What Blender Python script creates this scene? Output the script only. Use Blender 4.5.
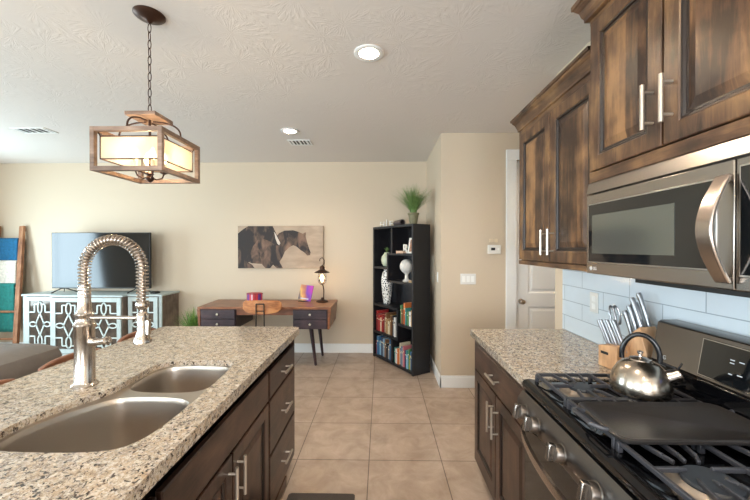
import bpy, bmesh, math, random
from mathutils import Vector, Matrix
PI = math.pi
random.seed(7)
S = bpy.context.scene
COL = S.collection
for o in list(bpy.data.objects): bpy.data.objects.remove(o)

# ------------------------------------------------------------------ camera, world, lights, exposure
FPX = 346.0
cam_d = bpy.data.cameras.new('camera'); cam_d.sensor_width = 36; cam_d.lens = FPX*36/750
cam = bpy.data.objects.new('camera', cam_d); COL.objects.link(cam)
cam.location = (0, 0, 1.5)
cam.rotation_euler = (PI/2 - math.atan(2/FPX), 0, math.atan(6/FPX))
cam_d.clip_start = 0.02
S.camera = cam
S.view_settings.view_transform = 'Standard'; S.view_settings.look = 'None'
S.view_settings.exposure = 0.35; S.view_settings.gamma = 1; S.view_settings.use_curve_mapping = False
w = bpy.data.worlds.new('world'); S.world = w; w.use_nodes = True
bg = w.node_tree.nodes['Background']; bg.inputs[0].default_value = (0.80, 0.92, 1.0, 1); bg.inputs[1].default_value = 3.0

def area(name, loc, rot, sx, sy, power, color=(1,1,1), portal=False, spread=PI):
    d = bpy.data.lights.new(name, 'AREA'); d.shape = 'RECTANGLE'; d.size = sx; d.size_y = sy
    d.energy = power; d.color = color; d.spread = spread
    if portal: d.cycles.is_portal = True
    o = bpy.data.objects.new(name, d); o.location = loc; o.rotation_euler = rot; COL.objects.link(o); return o
# daylight through far left window and patio glazing, plus fill at two added windows
area('daylight_left', (-5.50, 3.4, 1.35), (0, -PI/2-.15, 0), 1.5, 1.4, 74, (0.66, 0.87, 1.0))
area('daylight_patio', (-3.4, -2.50, 1.25), (PI/2+.2, 0, 0), 2.6, 2.2, 115, (0.80, 0.93, 1.0))
area('fill_kitchen', (0.0, -2.50, 1.5), (PI/2+.2, 0, 0), 1.6, 1.2, 80, (0.95, 0.97, 1.0))  # added fill behind the viewpoint, evens out the light
area('fill_left_near', (-5.50, -.7, 1.35), (0, -PI/2-.1, 0), 1.5, 2.0, 95, (0.74, 0.90, 1.0))  # added fill that brightens the side face of the partition
area('portal_left_near', (-5.56, -.7, 1.35), (0, -PI/2, 0), 1.5, 2.0, 1, portal=True)
area('portal_left', (-5.56, 3.4, 1.35), (0, -PI/2, 0), 1.5, 1.4, 1, portal=True)
area('portal_patio', (-3.4, -2.57, 1.25), (PI/2, 0, 0), 2.6, 2.2, 1, portal=True)
area('portal_kitchen', (0.0, -2.57, 1.5), (PI/2, 0, 0), 1.6, 1.2, 1, portal=True)
CAN_POWER = 34; CAN_COLOR = (1.0, 0.87, 0.72)

# ------------------------------------------------------------------ materials
def lin(h):
    h = h.lstrip('#'); r = [int(h[i:i+2], 16)/255 for i in (0, 2, 4)]
    return tuple((c/12.92 if c <= .04045 else ((c+.055)/1.055)**2.4) for c in r) + (1,)
MC = {}
def base(name):
    m = bpy.data.materials.new(name); m.use_nodes = True
    return m, m.node_tree.nodes, m.node_tree.links, m.node_tree.nodes['Principled BSDF']
def mat(name, color, rough=.5, metal=0, bump=0, bscale=60, var=0, vscale=8, emit=None, estr=0, trans=0, coat=0, spec=None, stretch=None, alpha=None):
    if name in MC: return MC[name]
    m, N, L, P = base(name)
    c = lin(color) if isinstance(color, str) else color
    P.inputs['Base Color'].default_value = c; P.inputs['Roughness'].default_value = rough
    P.inputs['Metallic'].default_value = metal
    if spec is not None: P.inputs['Specular IOR Level'].default_value = spec
    if trans: P.inputs['Transmission Weight'].default_value = trans
    if coat: P.inputs['Coat Weight'].default_value = coat; P.inputs['Coat Roughness'].default_value = .08
    if emit: P.inputs['Emission Color'].default_value = lin(emit); P.inputs['Emission Strength'].default_value = estr
    tc = N.new('ShaderNodeTexCoord'); mp = N.new('ShaderNodeMapping'); L.new(tc.outputs['Object'], mp.inputs[0])
    if stretch: mp.inputs['Scale'].default_value = stretch
    if var:
        n = N.new('ShaderNodeTexNoise'); n.inputs['Scale'].default_value = vscale; n.inputs['Detail'].default_value = 5
        L.new(mp.outputs[0], n.inputs['Vector'])
        r = N.new('ShaderNodeValToRGB'); r.color_ramp.elements[0].position = .3; r.color_ramp.elements[1].position = .7
        r.color_ramp.elements[0].color = tuple(x*(1-var) for x in c[:3])+(1,); r.color_ramp.elements[1].color = tuple(min(1, x*(1+var)) for x in c[:3])+(1,)
        L.new(n.outputs['Fac'], r.inputs[0]); L.new(r.outputs[0], P.inputs['Base Color'])
    if bump:
        n = N.new('ShaderNodeTexNoise'); n.inputs['Scale'].default_value = bscale; n.inputs['Detail'].default_value = 3
        L.new(mp.outputs[0], n.inputs['Vector'])
        b = N.new('ShaderNodeBump'); b.inputs['Strength'].default_value = bump; b.inputs['Distance'].default_value = .01
        L.new(n.outputs['Fac'], b.inputs['Height']); L.new(b.outputs[0], P.inputs['Normal'])
    MC[name] = m; return m

def wood(name, dark, mid, light, grain='z', rough=.38, plank=None, plank_axis='y', coat=0, knots=True, scale=1.0):
    m, N, L, P = base(name)
    tc = N.new('ShaderNodeTexCoord'); mp = N.new('ShaderNodeMapping'); L.new(tc.outputs['Object'], mp.inputs[0])
    sc = {'x': (1.2, 14, 14), 'y': (14, 1.2, 14), 'z': (14, 14, 1.2)}[grain]
    mp.inputs['Scale'].default_value = tuple(s*scale for s in sc)
    vec = mp.outputs[0]
    sep = N.new('ShaderNodeSeparateXYZ'); L.new(tc.outputs['Object'], sep.inputs[0])
    pl = None
    if plank:
        mu = N.new('ShaderNodeMath'); mu.operation = 'DIVIDE'; mu.inputs[1].default_value = plank
        L.new(sep.outputs['XYZ'.index(plank_axis.upper())], mu.inputs[0])
        fl = N.new('ShaderNodeMath'); fl.operation = 'FLOOR'; L.new(mu.outputs[0], fl.inputs[0])
        wn = N.new('ShaderNodeTexWhiteNoise'); wn.noise_dimensions = '1D'; L.new(fl.outputs[0], wn.inputs['W'])
        pl = wn.outputs['Value']
        ad = N.new('ShaderNodeVectorMath'); ad.operation = 'ADD'; L.new(mp.outputs[0], ad.inputs[0])
        sc2 = N.new('ShaderNodeVectorMath'); sc2.operation = 'SCALE'; sc2.inputs['Scale'].default_value = 30; L.new(wn.outputs['Color'], sc2.inputs[0])
        L.new(sc2.outputs[0], ad.inputs[1]); vec = ad.outputs[0]
    n1 = N.new('ShaderNodeTexNoise'); n1.inputs['Scale'].default_value = 2.2; n1.inputs['Detail'].default_value = 8; n1.inputs['Roughness'].default_value = .7; n1.inputs['Distortion'].default_value = .5
    L.new(vec, n1.inputs['Vector'])
    n2 = N.new('ShaderNodeTexNoise'); n2.inputs['Scale'].default_value = 7*scale; n2.inputs['Detail'].default_value = 3
    L.new(tc.outputs['Object'], n2.inputs['Vector'])
    mx = N.new('ShaderNodeMath'); mx.operation = 'MULTIPLY_ADD'; mx.inputs[1].default_value = .5; L.new(n1.outputs['Fac'], mx.inputs[0])
    m2 = N.new('ShaderNodeMath'); m2.operation = 'MULTIPLY'; m2.inputs[1].default_value = .5; L.new(n2.outputs['Fac'], m2.inputs[0]); L.new(m2.outputs[0], mx.inputs[2])
    fac = mx.outputs[0]
    if pl:
        a = N.new('ShaderNodeMath'); a.operation = 'MULTIPLY_ADD'; a.inputs[1].default_value = .20; a.inputs[2].default_value = -.10; L.new(pl, a.inputs[0])
        b = N.new('ShaderNodeMath'); b.operation = 'ADD'; L.new(a.outputs[0], b.inputs[0]); L.new(fac, b.inputs[1]); fac = b.outputs[0]
    r = N.new('ShaderNodeValToRGB'); e = r.color_ramp.elements
    e[0].position = .38; e[0].color = lin(dark); e[1].position = .62; e[1].color = lin(light)
    q = e.new(.5); q.color = lin(mid)
    L.new(fac, r.inputs[0]); out = r.outputs[0]
    if knots:
        v = N.new('ShaderNodeTexVoronoi'); v.inputs['Scale'].default_value = 5.5
        mp2 = N.new('ShaderNodeMapping'); mp2.inputs['Scale'].default_value = {'x': (.5, 1, 1), 'y': (.01, .6, 1), 'z': (.01, 1, .6)}[grain]
        L.new(tc.outputs['Object'], mp2.inputs[0]); L.new(mp2.outputs[0], v.inputs['Vector'])
        kr = N.new('ShaderNodeValToRGB'); kr.color_ramp.elements[0].position = .035; kr.color_ramp.elements[1].position = .15
        kr.color_ramp.elements[0].color = (.16, .12, .1, 1); kr.color_ramp.elements[1].color = (1, 1, 1, 1)
        L.new(v.outputs['Distance'], kr.inputs[0])
        mm = N.new('ShaderNodeMix'); mm.data_type = 'RGBA'; mm.blend_type = 'MULTIPLY'; mm.inputs[0].default_value = .85
        L.new(out, mm.inputs[6]); L.new(kr.outputs[0], mm.inputs[7]); out = mm.outputs[2]
    L.new(out, P.inputs['Base Color'])
    P.inputs['Roughness'].default_value = rough
    if coat: P.inputs['Coat Weight'].default_value = coat; P.inputs['Coat Roughness'].default_value = .2
    b = N.new('ShaderNodeBump'); b.inputs['Strength'].default_value = .12; b.inputs['Distance'].default_value = .004
    L.new(n1.outputs['Fac'], b.inputs['Height']); L.new(b.outputs[0], P.inputs['Normal'])
    MC[name] = m; return m

def granite():
    m, N, L, P = base('granite')
    tc = N.new('ShaderNodeTexCoord')
    def noise(scale, detail, rough, vec=None, dist=0):
        n = N.new('ShaderNodeTexNoise'); n.inputs['Scale'].default_value = scale; n.inputs['Detail'].default_value = detail; n.inputs['Roughness'].default_value = rough; n.inputs['Distortion'].default_value = dist
        L.new(vec or tc.outputs['Object'], n.inputs['Vector']); return n
    def ramp(src, stops, interp='LINEAR'):
        r = N.new('ShaderNodeValToRGB'); r.color_ramp.interpolation = interp; e = r.color_ramp.elements
        e[0].position = stops[0][0]; e[0].color = lin(stops[0][1]); e[1].position = stops[1][0]; e[1].color = lin(stops[1][1])
        for p_, c_ in stops[2:]:
            k = e.new(p_); k.color = lin(c_)
        L.new(src, r.inputs[0]); return r.outputs[0]
    def mix(f, a_, b_):
        x = N.new('ShaderNodeMix'); x.data_type = 'RGBA'
        if isinstance(f, float): x.inputs[0].default_value = f
        else: L.new(f, x.inputs[0])
        L.new(a_, x.inputs[6])
        if isinstance(b_, str): x.inputs[7].default_value = lin(b_)
        else: L.new(b_, x.inputs[7])
        return x.outputs[2]
    nz = noise(95, 4, .6)
    wp = N.new('ShaderNodeVectorMath'); wp.operation = 'MULTIPLY_ADD'; wp.inputs[1].default_value = (.02, .02, .02); L.new(nz.outputs['Color'], wp.inputs[0]); L.new(tc.outputs['Object'], wp.inputs[2])
    def cells(scale, idx):
        v = N.new('ShaderNodeTexVoronoi'); v.inputs['Scale'].default_value = scale; L.new(wp.outputs[0], v.inputs['Vector'])
        sp = N.new('ShaderNodeSeparateColor'); L.new(v.outputs['Color'], sp.inputs[0]); return sp.outputs[idx]
    c1 = ramp(noise(30, 6, .75).outputs['Fac'], [(.36, '#87705a'), (.64, '#cfc5b8'), (.5, '#b29f88')])
    c2 = ramp(cells(66, 0), [(0, '#6f6863'), (.16, '#a8957e'), (.34, '#c9beae'), (.58, '#b39d83'), (.74, '#d8d1c6'), (.86, '#928b86')], 'CONSTANT')
    c3 = ramp(cells(240, 1), [(0, '#4b433e'), (.14, '#98866f'), (.36, '#c6bbab'), (.66, '#ab9880'), (.85, '#ded8cf')], 'CONSTANT')
    col = mix(.42, mix(.6, c1, c2), c3)
    d1 = ramp(noise(75, 3, .6, dist=.6).outputs['Fac'], [(.575, '#000000'), (.62, '#ffffff')])
    col = mix(d1, col, '#3c342f')
    d2 = ramp(noise(150, 2, .5, dist=.4).outputs['Fac'], [(.64, '#000000'), (.68, '#ffffff')])
    col = mix(d2, col, '#4f3c2f')
    L.new(col, P.inputs['Base Color'])
    P.inputs['Roughness'].default_value = .15; P.inputs['Specular IOR Level'].default_value = .6
    MC['granite'] = m; return m

def brickmat(name, axes, bw, bh, off, c1, c2, mortar, msize, rough, origin=(0, 0), var=.12, bump=.3, vs=5):
    m, N, L, P = base(name)
    tc = N.new('ShaderNodeTexCoord'); sep = N.new('ShaderNodeSeparateXYZ'); L.new(tc.outputs['Object'], sep.inputs[0])
    cb = N.new('ShaderNodeCombineXYZ')
    for i, ax in enumerate(axes):
        s = N.new('ShaderNodeMath'); s.operation = 'SUBTRACT'; s.inputs[1].default_value = origin[i]
        L.new(sep.outputs['XYZ'.index(ax)], s.inputs[0]); L.new(s.outputs[0], cb.inputs[i])
    br = N.new('ShaderNodeTexBrick'); br.offset = off; br.offset_frequency = 2; br.squash = 1
    br.inputs['Scale'].default_value = 1; br.inputs['Brick Width'].default_value = bw; br.inputs['Row Height'].default_value = bh
    br.inputs['Mortar Size'].default_value = msize; br.inputs['Mortar Smooth'].default_value = .1; br.inputs['Bias'].default_value = 0
    br.inputs['Color1'].default_value = lin(c1); br.inputs['Color2'].default_value = lin(c2); br.inputs['Mortar'].default_value = lin(mortar)
    L.new(cb.outputs[0], br.inputs['Vector'])
    n = N.new('ShaderNodeTexNoise'); n.inputs['Scale'].default_value = vs; n.inputs['Detail'].default_value = 8; n.inputs['Roughness'].default_value = .65; n.inputs['Distortion'].default_value = .6
    L.new(tc.outputs['Object'], n.inputs['Vector'])
    r = N.new('ShaderNodeValToRGB'); r.color_ramp.elements[0].position = .3; r.color_ramp.elements[1].position = .7
    r.color_ramp.elements[0].color = (1-var*1.6, 1-var*2, 1-var*2.4, 1); r.color_ramp.elements[1].color = (1+var, 1+var, 1+var, 1)
    L.new(n.outputs['Fac'], r.inputs[0])
    mm = N.new('ShaderNodeMix'); mm.data_type = 'RGBA'; mm.blend_type = 'MULTIPLY'; mm.inputs[0].default_value = 1
    L.new(br.outputs['Color'], mm.inputs[6]); L.new(r.outputs[0], mm.inputs[7]); L.new(mm.outputs[2], P.inputs['Base Color'])
    P.inputs['Roughness'].default_value = rough
    b = N.new('ShaderNodeBump'); b.inputs['Strength'].default_value = bump; b.inputs['Distance'].default_value = .003; b.invert = True
    L.new(br.outputs['Fac'], b.inputs['Height']); L.new(b.outputs[0], P.inputs['Normal'])
    MC[name] = m; return m

def ceiling_mat():
    m, N, L, P = base('ceiling_paint')
    P.inputs['Base Color'].default_value = lin('#d9d2cc'); P.inputs['Roughness'].default_value = .8
    tc = N.new('ShaderNodeTexCoord')
    # crow's-foot stamp: fans of short ridges radiating inside large cells
    v = N.new('ShaderNodeTexVoronoi'); v.inputs['Scale'].default_value = 3.4; L.new(tc.outputs['Object'], v.inputs['Vector'])
    sub = N.new('ShaderNodeVectorMath'); sub.operation = 'SUBTRACT'; L.new(tc.outputs['Object'], sub.inputs[0])
    L.new(v.outputs['Position'], sub.inputs[1])
    sp = N.new('ShaderNodeSeparateXYZ'); L.new(sub.outputs[0], sp.inputs[0])
    at = N.new('ShaderNodeMath'); at.operation = 'ARCTAN2'; L.new(sp.outputs[1], at.inputs[0]); L.new(sp.outputs[0], at.inputs[1])
    ln = N.new('ShaderNodeVectorMath'); ln.operation = 'LENGTH'; L.new(sub.outputs[0], ln.inputs[0])
    cb = N.new('ShaderNodeCombineXYZ')
    a1 = N.new('ShaderNodeMath'); a1.operation = 'MULTIPLY'; a1.inputs[1].default_value = 5; L.new(at.outputs[0], a1.inputs[0]); L.new(a1.outputs[0], cb.inputs[0])
    a2 = N.new('ShaderNodeMath'); a2.operation = 'MULTIPLY'; a2.inputs[1].default_value = 9; L.new(ln.outputs['Value'], a2.inputs[0]); L.new(a2.outputs[0], cb.inputs[1])
    ad = N.new('ShaderNodeVectorMath'); ad.operation = 'ADD'; L.new(cb.outputs[0], ad.inputs[0]); 
    sc = N.new('ShaderNodeVectorMath'); sc.operation = 'SCALE'; sc.inputs['Scale'].default_value = 40; L.new(v.outputs['Color'], sc.inputs[0]); L.new(sc.outputs[0], ad.inputs[1])
    n = N.new('ShaderNodeTexNoise'); n.inputs['Scale'].default_value = 1.6; n.inputs['Detail'].default_value = 3; n.inputs['Distortion'].default_value = .5; L.new(ad.outputs[0], n.inputs['Vector'])
    r = N.new('ShaderNodeValToRGB'); r.color_ramp.elements[0].position = .46; r.color_ramp.elements[1].position = .62; L.new(n.outputs['Fac'], r.inputs[0])
    n2 = N.new('ShaderNodeTexNoise'); n2.inputs['Scale'].default_value = 2.5; L.new(tc.outputs['Object'], n2.inputs['Vector'])
    r2 = N.new('ShaderNodeValToRGB'); r2.color_ramp.elements[0].position = .38; r2.color_ramp.elements[1].position = .6; L.new(n2.outputs['Fac'], r2.inputs[0])
    mu = N.new('ShaderNodeMath'); mu.operation = 'MULTIPLY'; L.new(r.outputs[0], mu.inputs[0]); L.new(r2.outputs[0], mu.inputs[1])
    b = N.new('ShaderNodeBump'); b.inputs['Strength'].default_value = .22; b.inputs['Distance'].default_value = .006; L.new(mu.outputs[0], b.inputs['Height']); L.new(b.outputs[0], P.inputs['Normal'])
    return m

def brushed(name, color, rough=.28, axis='z', amt=.05):
    if name in MC: return MC[name]
    m, N, L, P = base(name)
    P.inputs['Metallic'].default_value = 1; P.inputs['Base Color'].default_value = lin(color); P.inputs['Roughness'].default_value = rough
    if amt < .06: MC[name] = m; return m
    tc = N.new('ShaderNodeTexCoord'); mp = N.new('ShaderNodeMapping'); L.new(tc.outputs['Object'], mp.inputs[0])
    mp.inputs['Scale'].default_value = {'x': (1, 200, 200), 'y': (200, 1, 200), 'z': (200, 200, 1)}[axis]
    n = N.new('ShaderNodeTexNoise'); n.inputs['Scale'].default_value = 2; n.inputs['Detail'].default_value = 3; L.new(mp.outputs[0], n.inputs['Vector'])
    ma = N.new('ShaderNodeMapRange'); ma.inputs['To Min'].default_value = rough-amt; ma.inputs['To Max'].default_value = rough+amt
    L.new(n.outputs['Fac'], ma.inputs['Value']); L.new(ma.outputs[0], P.inputs['Roughness'])
    MC[name] = m; return m

M_wall = mat('wall_paint', '#c8b8a2', .75, bump=.03, bscale=300)
M_white = mat('white_trim', '#e6e6e4', .45)
M_ceil = ceiling_mat()
M_floor = brickmat('floor_tile', 'XY', .51, .514, 0, '#b5a597', '#ab9a8b', '#6f6156', .0035, .38, origin=(-.084+.51*20*0, 2.437-.514*10), var=.16, vs=6)
M_splash = brickmat('backsplash_tile', 'YZ', .405, .1, .5, '#d3dde4', '#cbd6de', '#9fabb4', .0022, .12, origin=(.12, .953), var=.02, bump=.5)
M_granite = granite()
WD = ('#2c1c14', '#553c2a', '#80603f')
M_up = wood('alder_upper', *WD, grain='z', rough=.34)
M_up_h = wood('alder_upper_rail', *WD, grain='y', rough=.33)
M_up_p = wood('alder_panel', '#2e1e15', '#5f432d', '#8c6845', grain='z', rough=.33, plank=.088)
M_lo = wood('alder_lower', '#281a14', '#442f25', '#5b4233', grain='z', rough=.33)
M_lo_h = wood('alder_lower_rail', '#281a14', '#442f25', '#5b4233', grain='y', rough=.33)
M_dark = mat('toe_kick_dark', '#1b1411', .6)
M_steel = brushed('brushed_steel', '#b7b2ac', .3, 'y')
M_slate = brushed('dark_steel', '#a09a94', .27, 'y')
M_sink = brushed('sink_steel', '#b9b0a6', .36, 'z')
M_nickel = brushed('brushed_nickel', '#bcb2a8', .24, 'z', .06)
M_blk = mat('black_gloss', '#08080a', .06, spec=.6)
M_glass_blk = mat('black_glass', '#101214', .04, spec=.7)
M_iron = mat('cast_iron', '#35353a', .42, bump=.1, bscale=250, spec=.6)
M_mblk = mat('matte_black', '#141414', .5)
M_bronze = mat('bronze', '#4a342a', .4, .75)
M_chrome = mat('chrome', '#cfcfcf', .12, 1)

# ------------------------------------------------------------------ mesh helpers
OFF = {}
class MB:
    def __init__(s): s.bm = bmesh.new(); s.mi = 0
    def _f(s, vs):
        try:
            f = s.bm.faces.new(vs); f.material_index = s.mi; return f
        except ValueError: return None
    def poly(s, pts):
        s._f([s.bm.verts.new(p) for p in pts]); return s
    def box(s, x0, x1, y0, y1, z0, z1, m=None):
        v = [s.bm.verts.new(p) for p in ((x0,y0,z0),(x1,y0,z0),(x1,y1,z0),(x0,y1,z0),(x0,y0,z1),(x1,y0,z1),(x1,y1,z1),(x0,y1,z1))]
        if m is not None:
            for q in v: q.co = m @ q.co
        for f in ((0,3,2,1),(4,5,6,7),(0,1,5,4),(1,2,6,5),(2,3,7,6),(3,0,4,7)): s._f([v[i] for i in f])
        return s
    def bar(s, a, b, wx, wy, up=(0,0,1)):
        a = Vector(a); b = Vector(b); d = (b-a); L = d.length; d.normalize(); u = Vector(up)
        if abs(d.dot(u)) > .98: u = Vector((1,0,0))
        x = d.cross(u).normalized(); y = x.cross(d).normalized()
        R = Matrix((x, y, d)).transposed().to_4x4(); R.translation = a
        return s.box(-wx/2, wx/2, -wy/2, wy/2, 0, L, R)
    def loft(s, rings, close=True, capa=True, capb=True):
        R = [[s.bm.verts.new(p) for p in r] for r in rings]
        n = len(R[0])
        for a, b in zip(R, R[1:]):
            for i in range(n if close else n-1):
                j = (i+1) % n; s._f([a[i], a[j], b[j], b[i]])
        if capa: s._f(list(reversed(R[0])))
        if capb: s._f(R[-1])
        return s
    def tube(s, pts, r, seg=8, closed=False, caps=True):
        P = [Vector(p) for p in pts]; n = len(P)
        rs = r if isinstance(r, (list, tuple)) else [r]*n
        T = []
        for i in range(n):
            if closed: t = P[(i+1) % n]-P[i-1]
            else: t = P[min(i+1, n-1)]-P[max(i-1, 0)]
            T.append(t.normalized())
        u = Vector((0,0,1)) if abs(T[0].z) < .9 else Vector((1,0,0))
        x = (u - T[0]*u.dot(T[0])).normalized(); rings = []
        for i in range(n):
            x = (x - T[i]*x.dot(T[i])).normalized(); y = T[i].cross(x)
            rings.append([P[i] + (x*math.cos(2*PI*k/seg) + y*math.sin(2*PI*k/seg))*rs[i] for k in range(seg)])
        if closed: rings.append(rings[0]); return s.loft(rings, True, False, False)
        return s.loft(rings, True, caps, caps)
    def cyl(s, a, b, r0, r1=None, seg=20):
        return s.tube([a, b], [r0, r0 if r1 is None else r1], seg)
    def lathe(s, prof, c=(0,0,0), seg=28, axis=(0,0,1)):
        A = Vector(axis).normalized(); u = Vector((1,0,0)) if abs(A.x) < .9 else Vector((0,1,0))
        x = (u-A*u.dot(A)).normalized(); y = A.cross(x); c = Vector(c)
        rings = [[c + A*z + (x*math.cos(2*PI*k/seg)+y*math.sin(2*PI*k/seg))*max(r, 1e-4) for k in range(seg)] for r, z in prof]
        return s.loft(rings)
    def prism(s, pts, a, b, axis='y'):
        f = {'x': lambda p, t: (t, p[0], p[1]), 'y': lambda p, t: (p[0], t, p[1]), 'z': lambda p, t: (p[0], p[1], t)}[axis]
        return s.loft([[f(p, a) for p in pts], [f(p, b) for p in pts]])
    def sphere(s, c, r, sc=(1,1,1), seg=16):
        n = seg//2
        prof = [(r*math.sin(PI*i/n), -r*math.cos(PI*i/n)) for i in range(n+1)]
        c = Vector(c)
        return s.loft([[c+Vector((p*math.cos(2*PI*k/seg)*sc[0]+0, p*math.sin(2*PI*k/seg)*sc[1], z*sc[2])) for k in range(seg)] for p, z in [(max(a, 1e-4), b) for a, b in prof]])
    def build(s, name, m, parent=None, bevel=0, smooth=False, bseg=2, at=None, subsurf=0, weld=False):
        bmesh.ops.recalc_face_normals(s.bm, faces=s.bm.faces)
        if weld: bmesh.ops.remove_doubles(s.bm, verts=s.bm.verts, dist=1e-5)
        off = Vector((0,0,0))
        if parent is not None: off = OFF.get(parent.name, Vector((0,0,0)))
        elif at is not None: off = Vector(at)
        for v in s.bm.verts: v.co -= off
        me = bpy.data.meshes.new(name); s.bm.to_mesh(me); s.bm.free()
        o = bpy.data.objects.new(name, me); COL.objects.link(o)
        for q in (m if isinstance(m, (list, tuple)) else [m]): me.materials.append(q)
        if parent is not None: o.parent = parent; OFF[o.name] = off
        else:
            o.location = off; OFF[o.name] = off
        if bevel:
            b = o.modifiers.new('bevel', 'BEVEL'); b.width = bevel; b.segments = bseg; b.limit_method = 'ANGLE'; b.angle_limit = .7
        if subsurf:
            b = o.modifiers.new('sub', 'SUBSURF'); b.levels = subsurf; b.render_levels = subsurf
        if smooth or bevel:
            for p in me.polygons: p.use_smooth = True
            try: me.set_sharp_from_angle(angle=.75)
            except Exception: pass
        return o
def tag(o, label, cat, group=None, kind=None):
    o['label'] = label; o['category'] = cat
    if group: o['group'] = group
    if kind: o['kind'] = kind
    return o
def thing(name, label, cat, loc=(0,0,0), group=None, local=False):
    o = bpy.data.objects.new(name, None); COL.objects.link(o); o.empty_display_size = .05
    tag(o, label, cat, group)
    if local: OFF[o.name] = Vector((0,0,0))
    else: OFF[o.name] = Vector(loc)
    o.location = loc
    return o
def copy_tree(o, parent=None, label=None):
    c = o.copy(); COL.objects.link(c)
    if parent is not None: c.parent = parent
    if label: c['label'] = label
    for ch in [q for q in bpy.data.objects if q.parent == o]: copy_tree(ch, c)
    return c
def struct(mb, name, m, **k):
    o = mb.build(name, m, **k); o['kind'] = 'structure'; return o
def textobj(txt, name, m, size, mw, parent, extrude=.0006, align='CENTER'):
    cu = bpy.data.curves.new(name, 'FONT'); cu.body = txt; cu.size = size; cu.extrude = extrude; cu.align_x = align; cu.align_y = 'CENTER'
    t = bpy.data.objects.new('tmp_text', cu); COL.objects.link(t)
    dg = bpy.context.evaluated_depsgraph_get(); me = bpy.data.meshes.new_from_object(t.evaluated_get(dg))
    bpy.data.objects.remove(t)
    off = OFF.get(parent.name, Vector((0,0,0))) if parent else Vector((0,0,0))
    for v in me.vertices: v.co = (mw @ v.co) - off
    me.materials.clear(); me.materials.append(m)
    o = bpy.data.objects.new(name, me); COL.objects.link(o)
    if parent: o.parent = parent; OFF[o.name] = off
    return o
def rrect(x0, x1, y0, y1, r, n=6):
    out = []
    for cx, cy, a0 in ((x1-r, y1-r, 0), (x0+r, y1-r, PI/2), (x0+r, y0+r, PI), (x1-r, y0+r, 1.5*PI)):
        for i in range(n+1):
            a = a0+PI/2*i/n; out.append((cx+r*math.cos(a), cy+r*math.sin(a)))
    return out
def plate(mb, outer, holes, z0, z1):
    """flat slab with holes; outlines as (x, y) lists"""
    edges = []; loops = []
    for lp in [outer]+holes:
        vs = [mb.bm.verts.new((x, y, z1)) for x, y in lp]; loops.append(vs)
        for i in range(len(vs)): edges.append(mb.bm.edges.new((vs[i], vs[(i+1) % len(vs)])))
    r = bmesh.ops.triangle_fill(mb.bm, use_beauty=True, use_dissolve=False, edges=edges)
    faces = [g for g in r['geom'] if isinstance(g, bmesh.types.BMFace)]
    bmesh.ops.dissolve_limit(mb.bm, angle_limit=.01, verts=[], edges=[]) if False else None
    ex = bmesh.ops.extrude_face_region(mb.bm, geom=faces)
    for g in ex['geom']:
        if isinstance(g, bmesh.types.BMVert): g.co.z = z0
    return mb

# ------------------------------------------------------------------ the setting
H = 2.731; YB = 4.95; XL = -5.60; XR = 1.243; YF = -2.6; YP = 3.73; XP = .645; YE = 2.49
struct(MB().box(XL-.1, 4.2, YF-.1, YB+.1, -.1, 0), 'floor', M_floor)
struct(MB().box(XL-.1, 4.2, YF-.1, YB+.1, H, H+.1), 'ceiling', M_ceil)
struct(MB().box(XL-.1, XP+.1, YB, YB+.12, 0, H), 'wall_back', M_wall)
# pantry partition (the jog): side face and front face with the door opening
struct(MB().box(XP, XP+.12, YP+.12, YB, 0, H).box(XP, 1.446, YP, YP+.12, 0, H).box(1.446, 2.26, YP, YP+.12, 2.44, H).box(2.26, 4.2, YP, YP+.12, 0, H), 'wall_pantry', M_wall)
struct(MB().box(XR, XR+.14, YF, YE, 0, H), 'wall_right', M_wall)
struct(MB().box(4.1, 4.2, YE, YP, 0, H).box(XR+.14, 4.2, YE-.14, YE-.0001, 0, H), 'wall_passage', M_wall)
def wall_holes(mb, fixed, a0, a1, holes, axis, t):
    # wall with rectangular openings; axis 'x': plane x=fixed spanning y
    def bx(u0, u1, z0, z1):
        if u1-u0 < 1e-4 or z1-z0 < 1e-4: return
        if axis == 'x': mb.box(min(fixed, fixed+t), max(fixed, fixed+t), u0, u1, z0, z1)
        else: mb.box(u0, u1, min(fixed, fixed+t), max(fixed, fixed+t), z0, z1)
    u = a0
    for (h0, h1, z0, z1) in sorted(holes):
        bx(u, h0, 0, H); bx(h0, h1, 0, z0); bx(h0, h1, z1, H); u = h1
    bx(u, a1, 0, H); return mb
struct(wall_holes(MB(), XL, YF, YB, [(2.65, 4.15, .65, 2.05), (-1.7, .3, .65, 2.05)], 'x', -.12), 'wall_left', M_wall)
struct(wall_holes(MB(), YF, XL, XR, [(-4.7, -2.1, .1, 2.35), (-.8, .8, .9, 2.1)], 'y', -.12), 'wall_front', M_wall)
M_pane = mat('window_glass', '#ffffff', 0, trans=1)
def window(name, axis, fixed, u0, u1, z0, z1):
    o = MB(); t = .05
    def bx(a, b, c, d, e=0):
        if axis == 'x': o.box(fixed-.08, fixed-.03, a, b, c, d)
        else: o.box(a, b, fixed-.08, fixed-.03, c, d)
    bx(u0, u0+t, z0, z1); bx(u1-t, u1, z0, z1); bx(u0+t, u1-t, z0, z0+t); bx(u0+t, u1-t, z1-t, z1); m = (u0+u1)/2; bx(m-.02, m+.02, z0+t, z1-t)
    f = struct(o, name, M_white)
window('window_1', 'x', XL, 2.65, 4.15, .65, 2.05)
window('added_window_4', 'x', XL, -1.7, .3, .65, 2.05)  # unseen window, added to bring more light from the left
window('window_2', 'y', YF, -4.7, -2.1, .1, 2.35)
window('added_window_3', 'y', YF, -.8, .8, .9, 2.1)  # unseen window, added to hold the kitchen fill light
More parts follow.
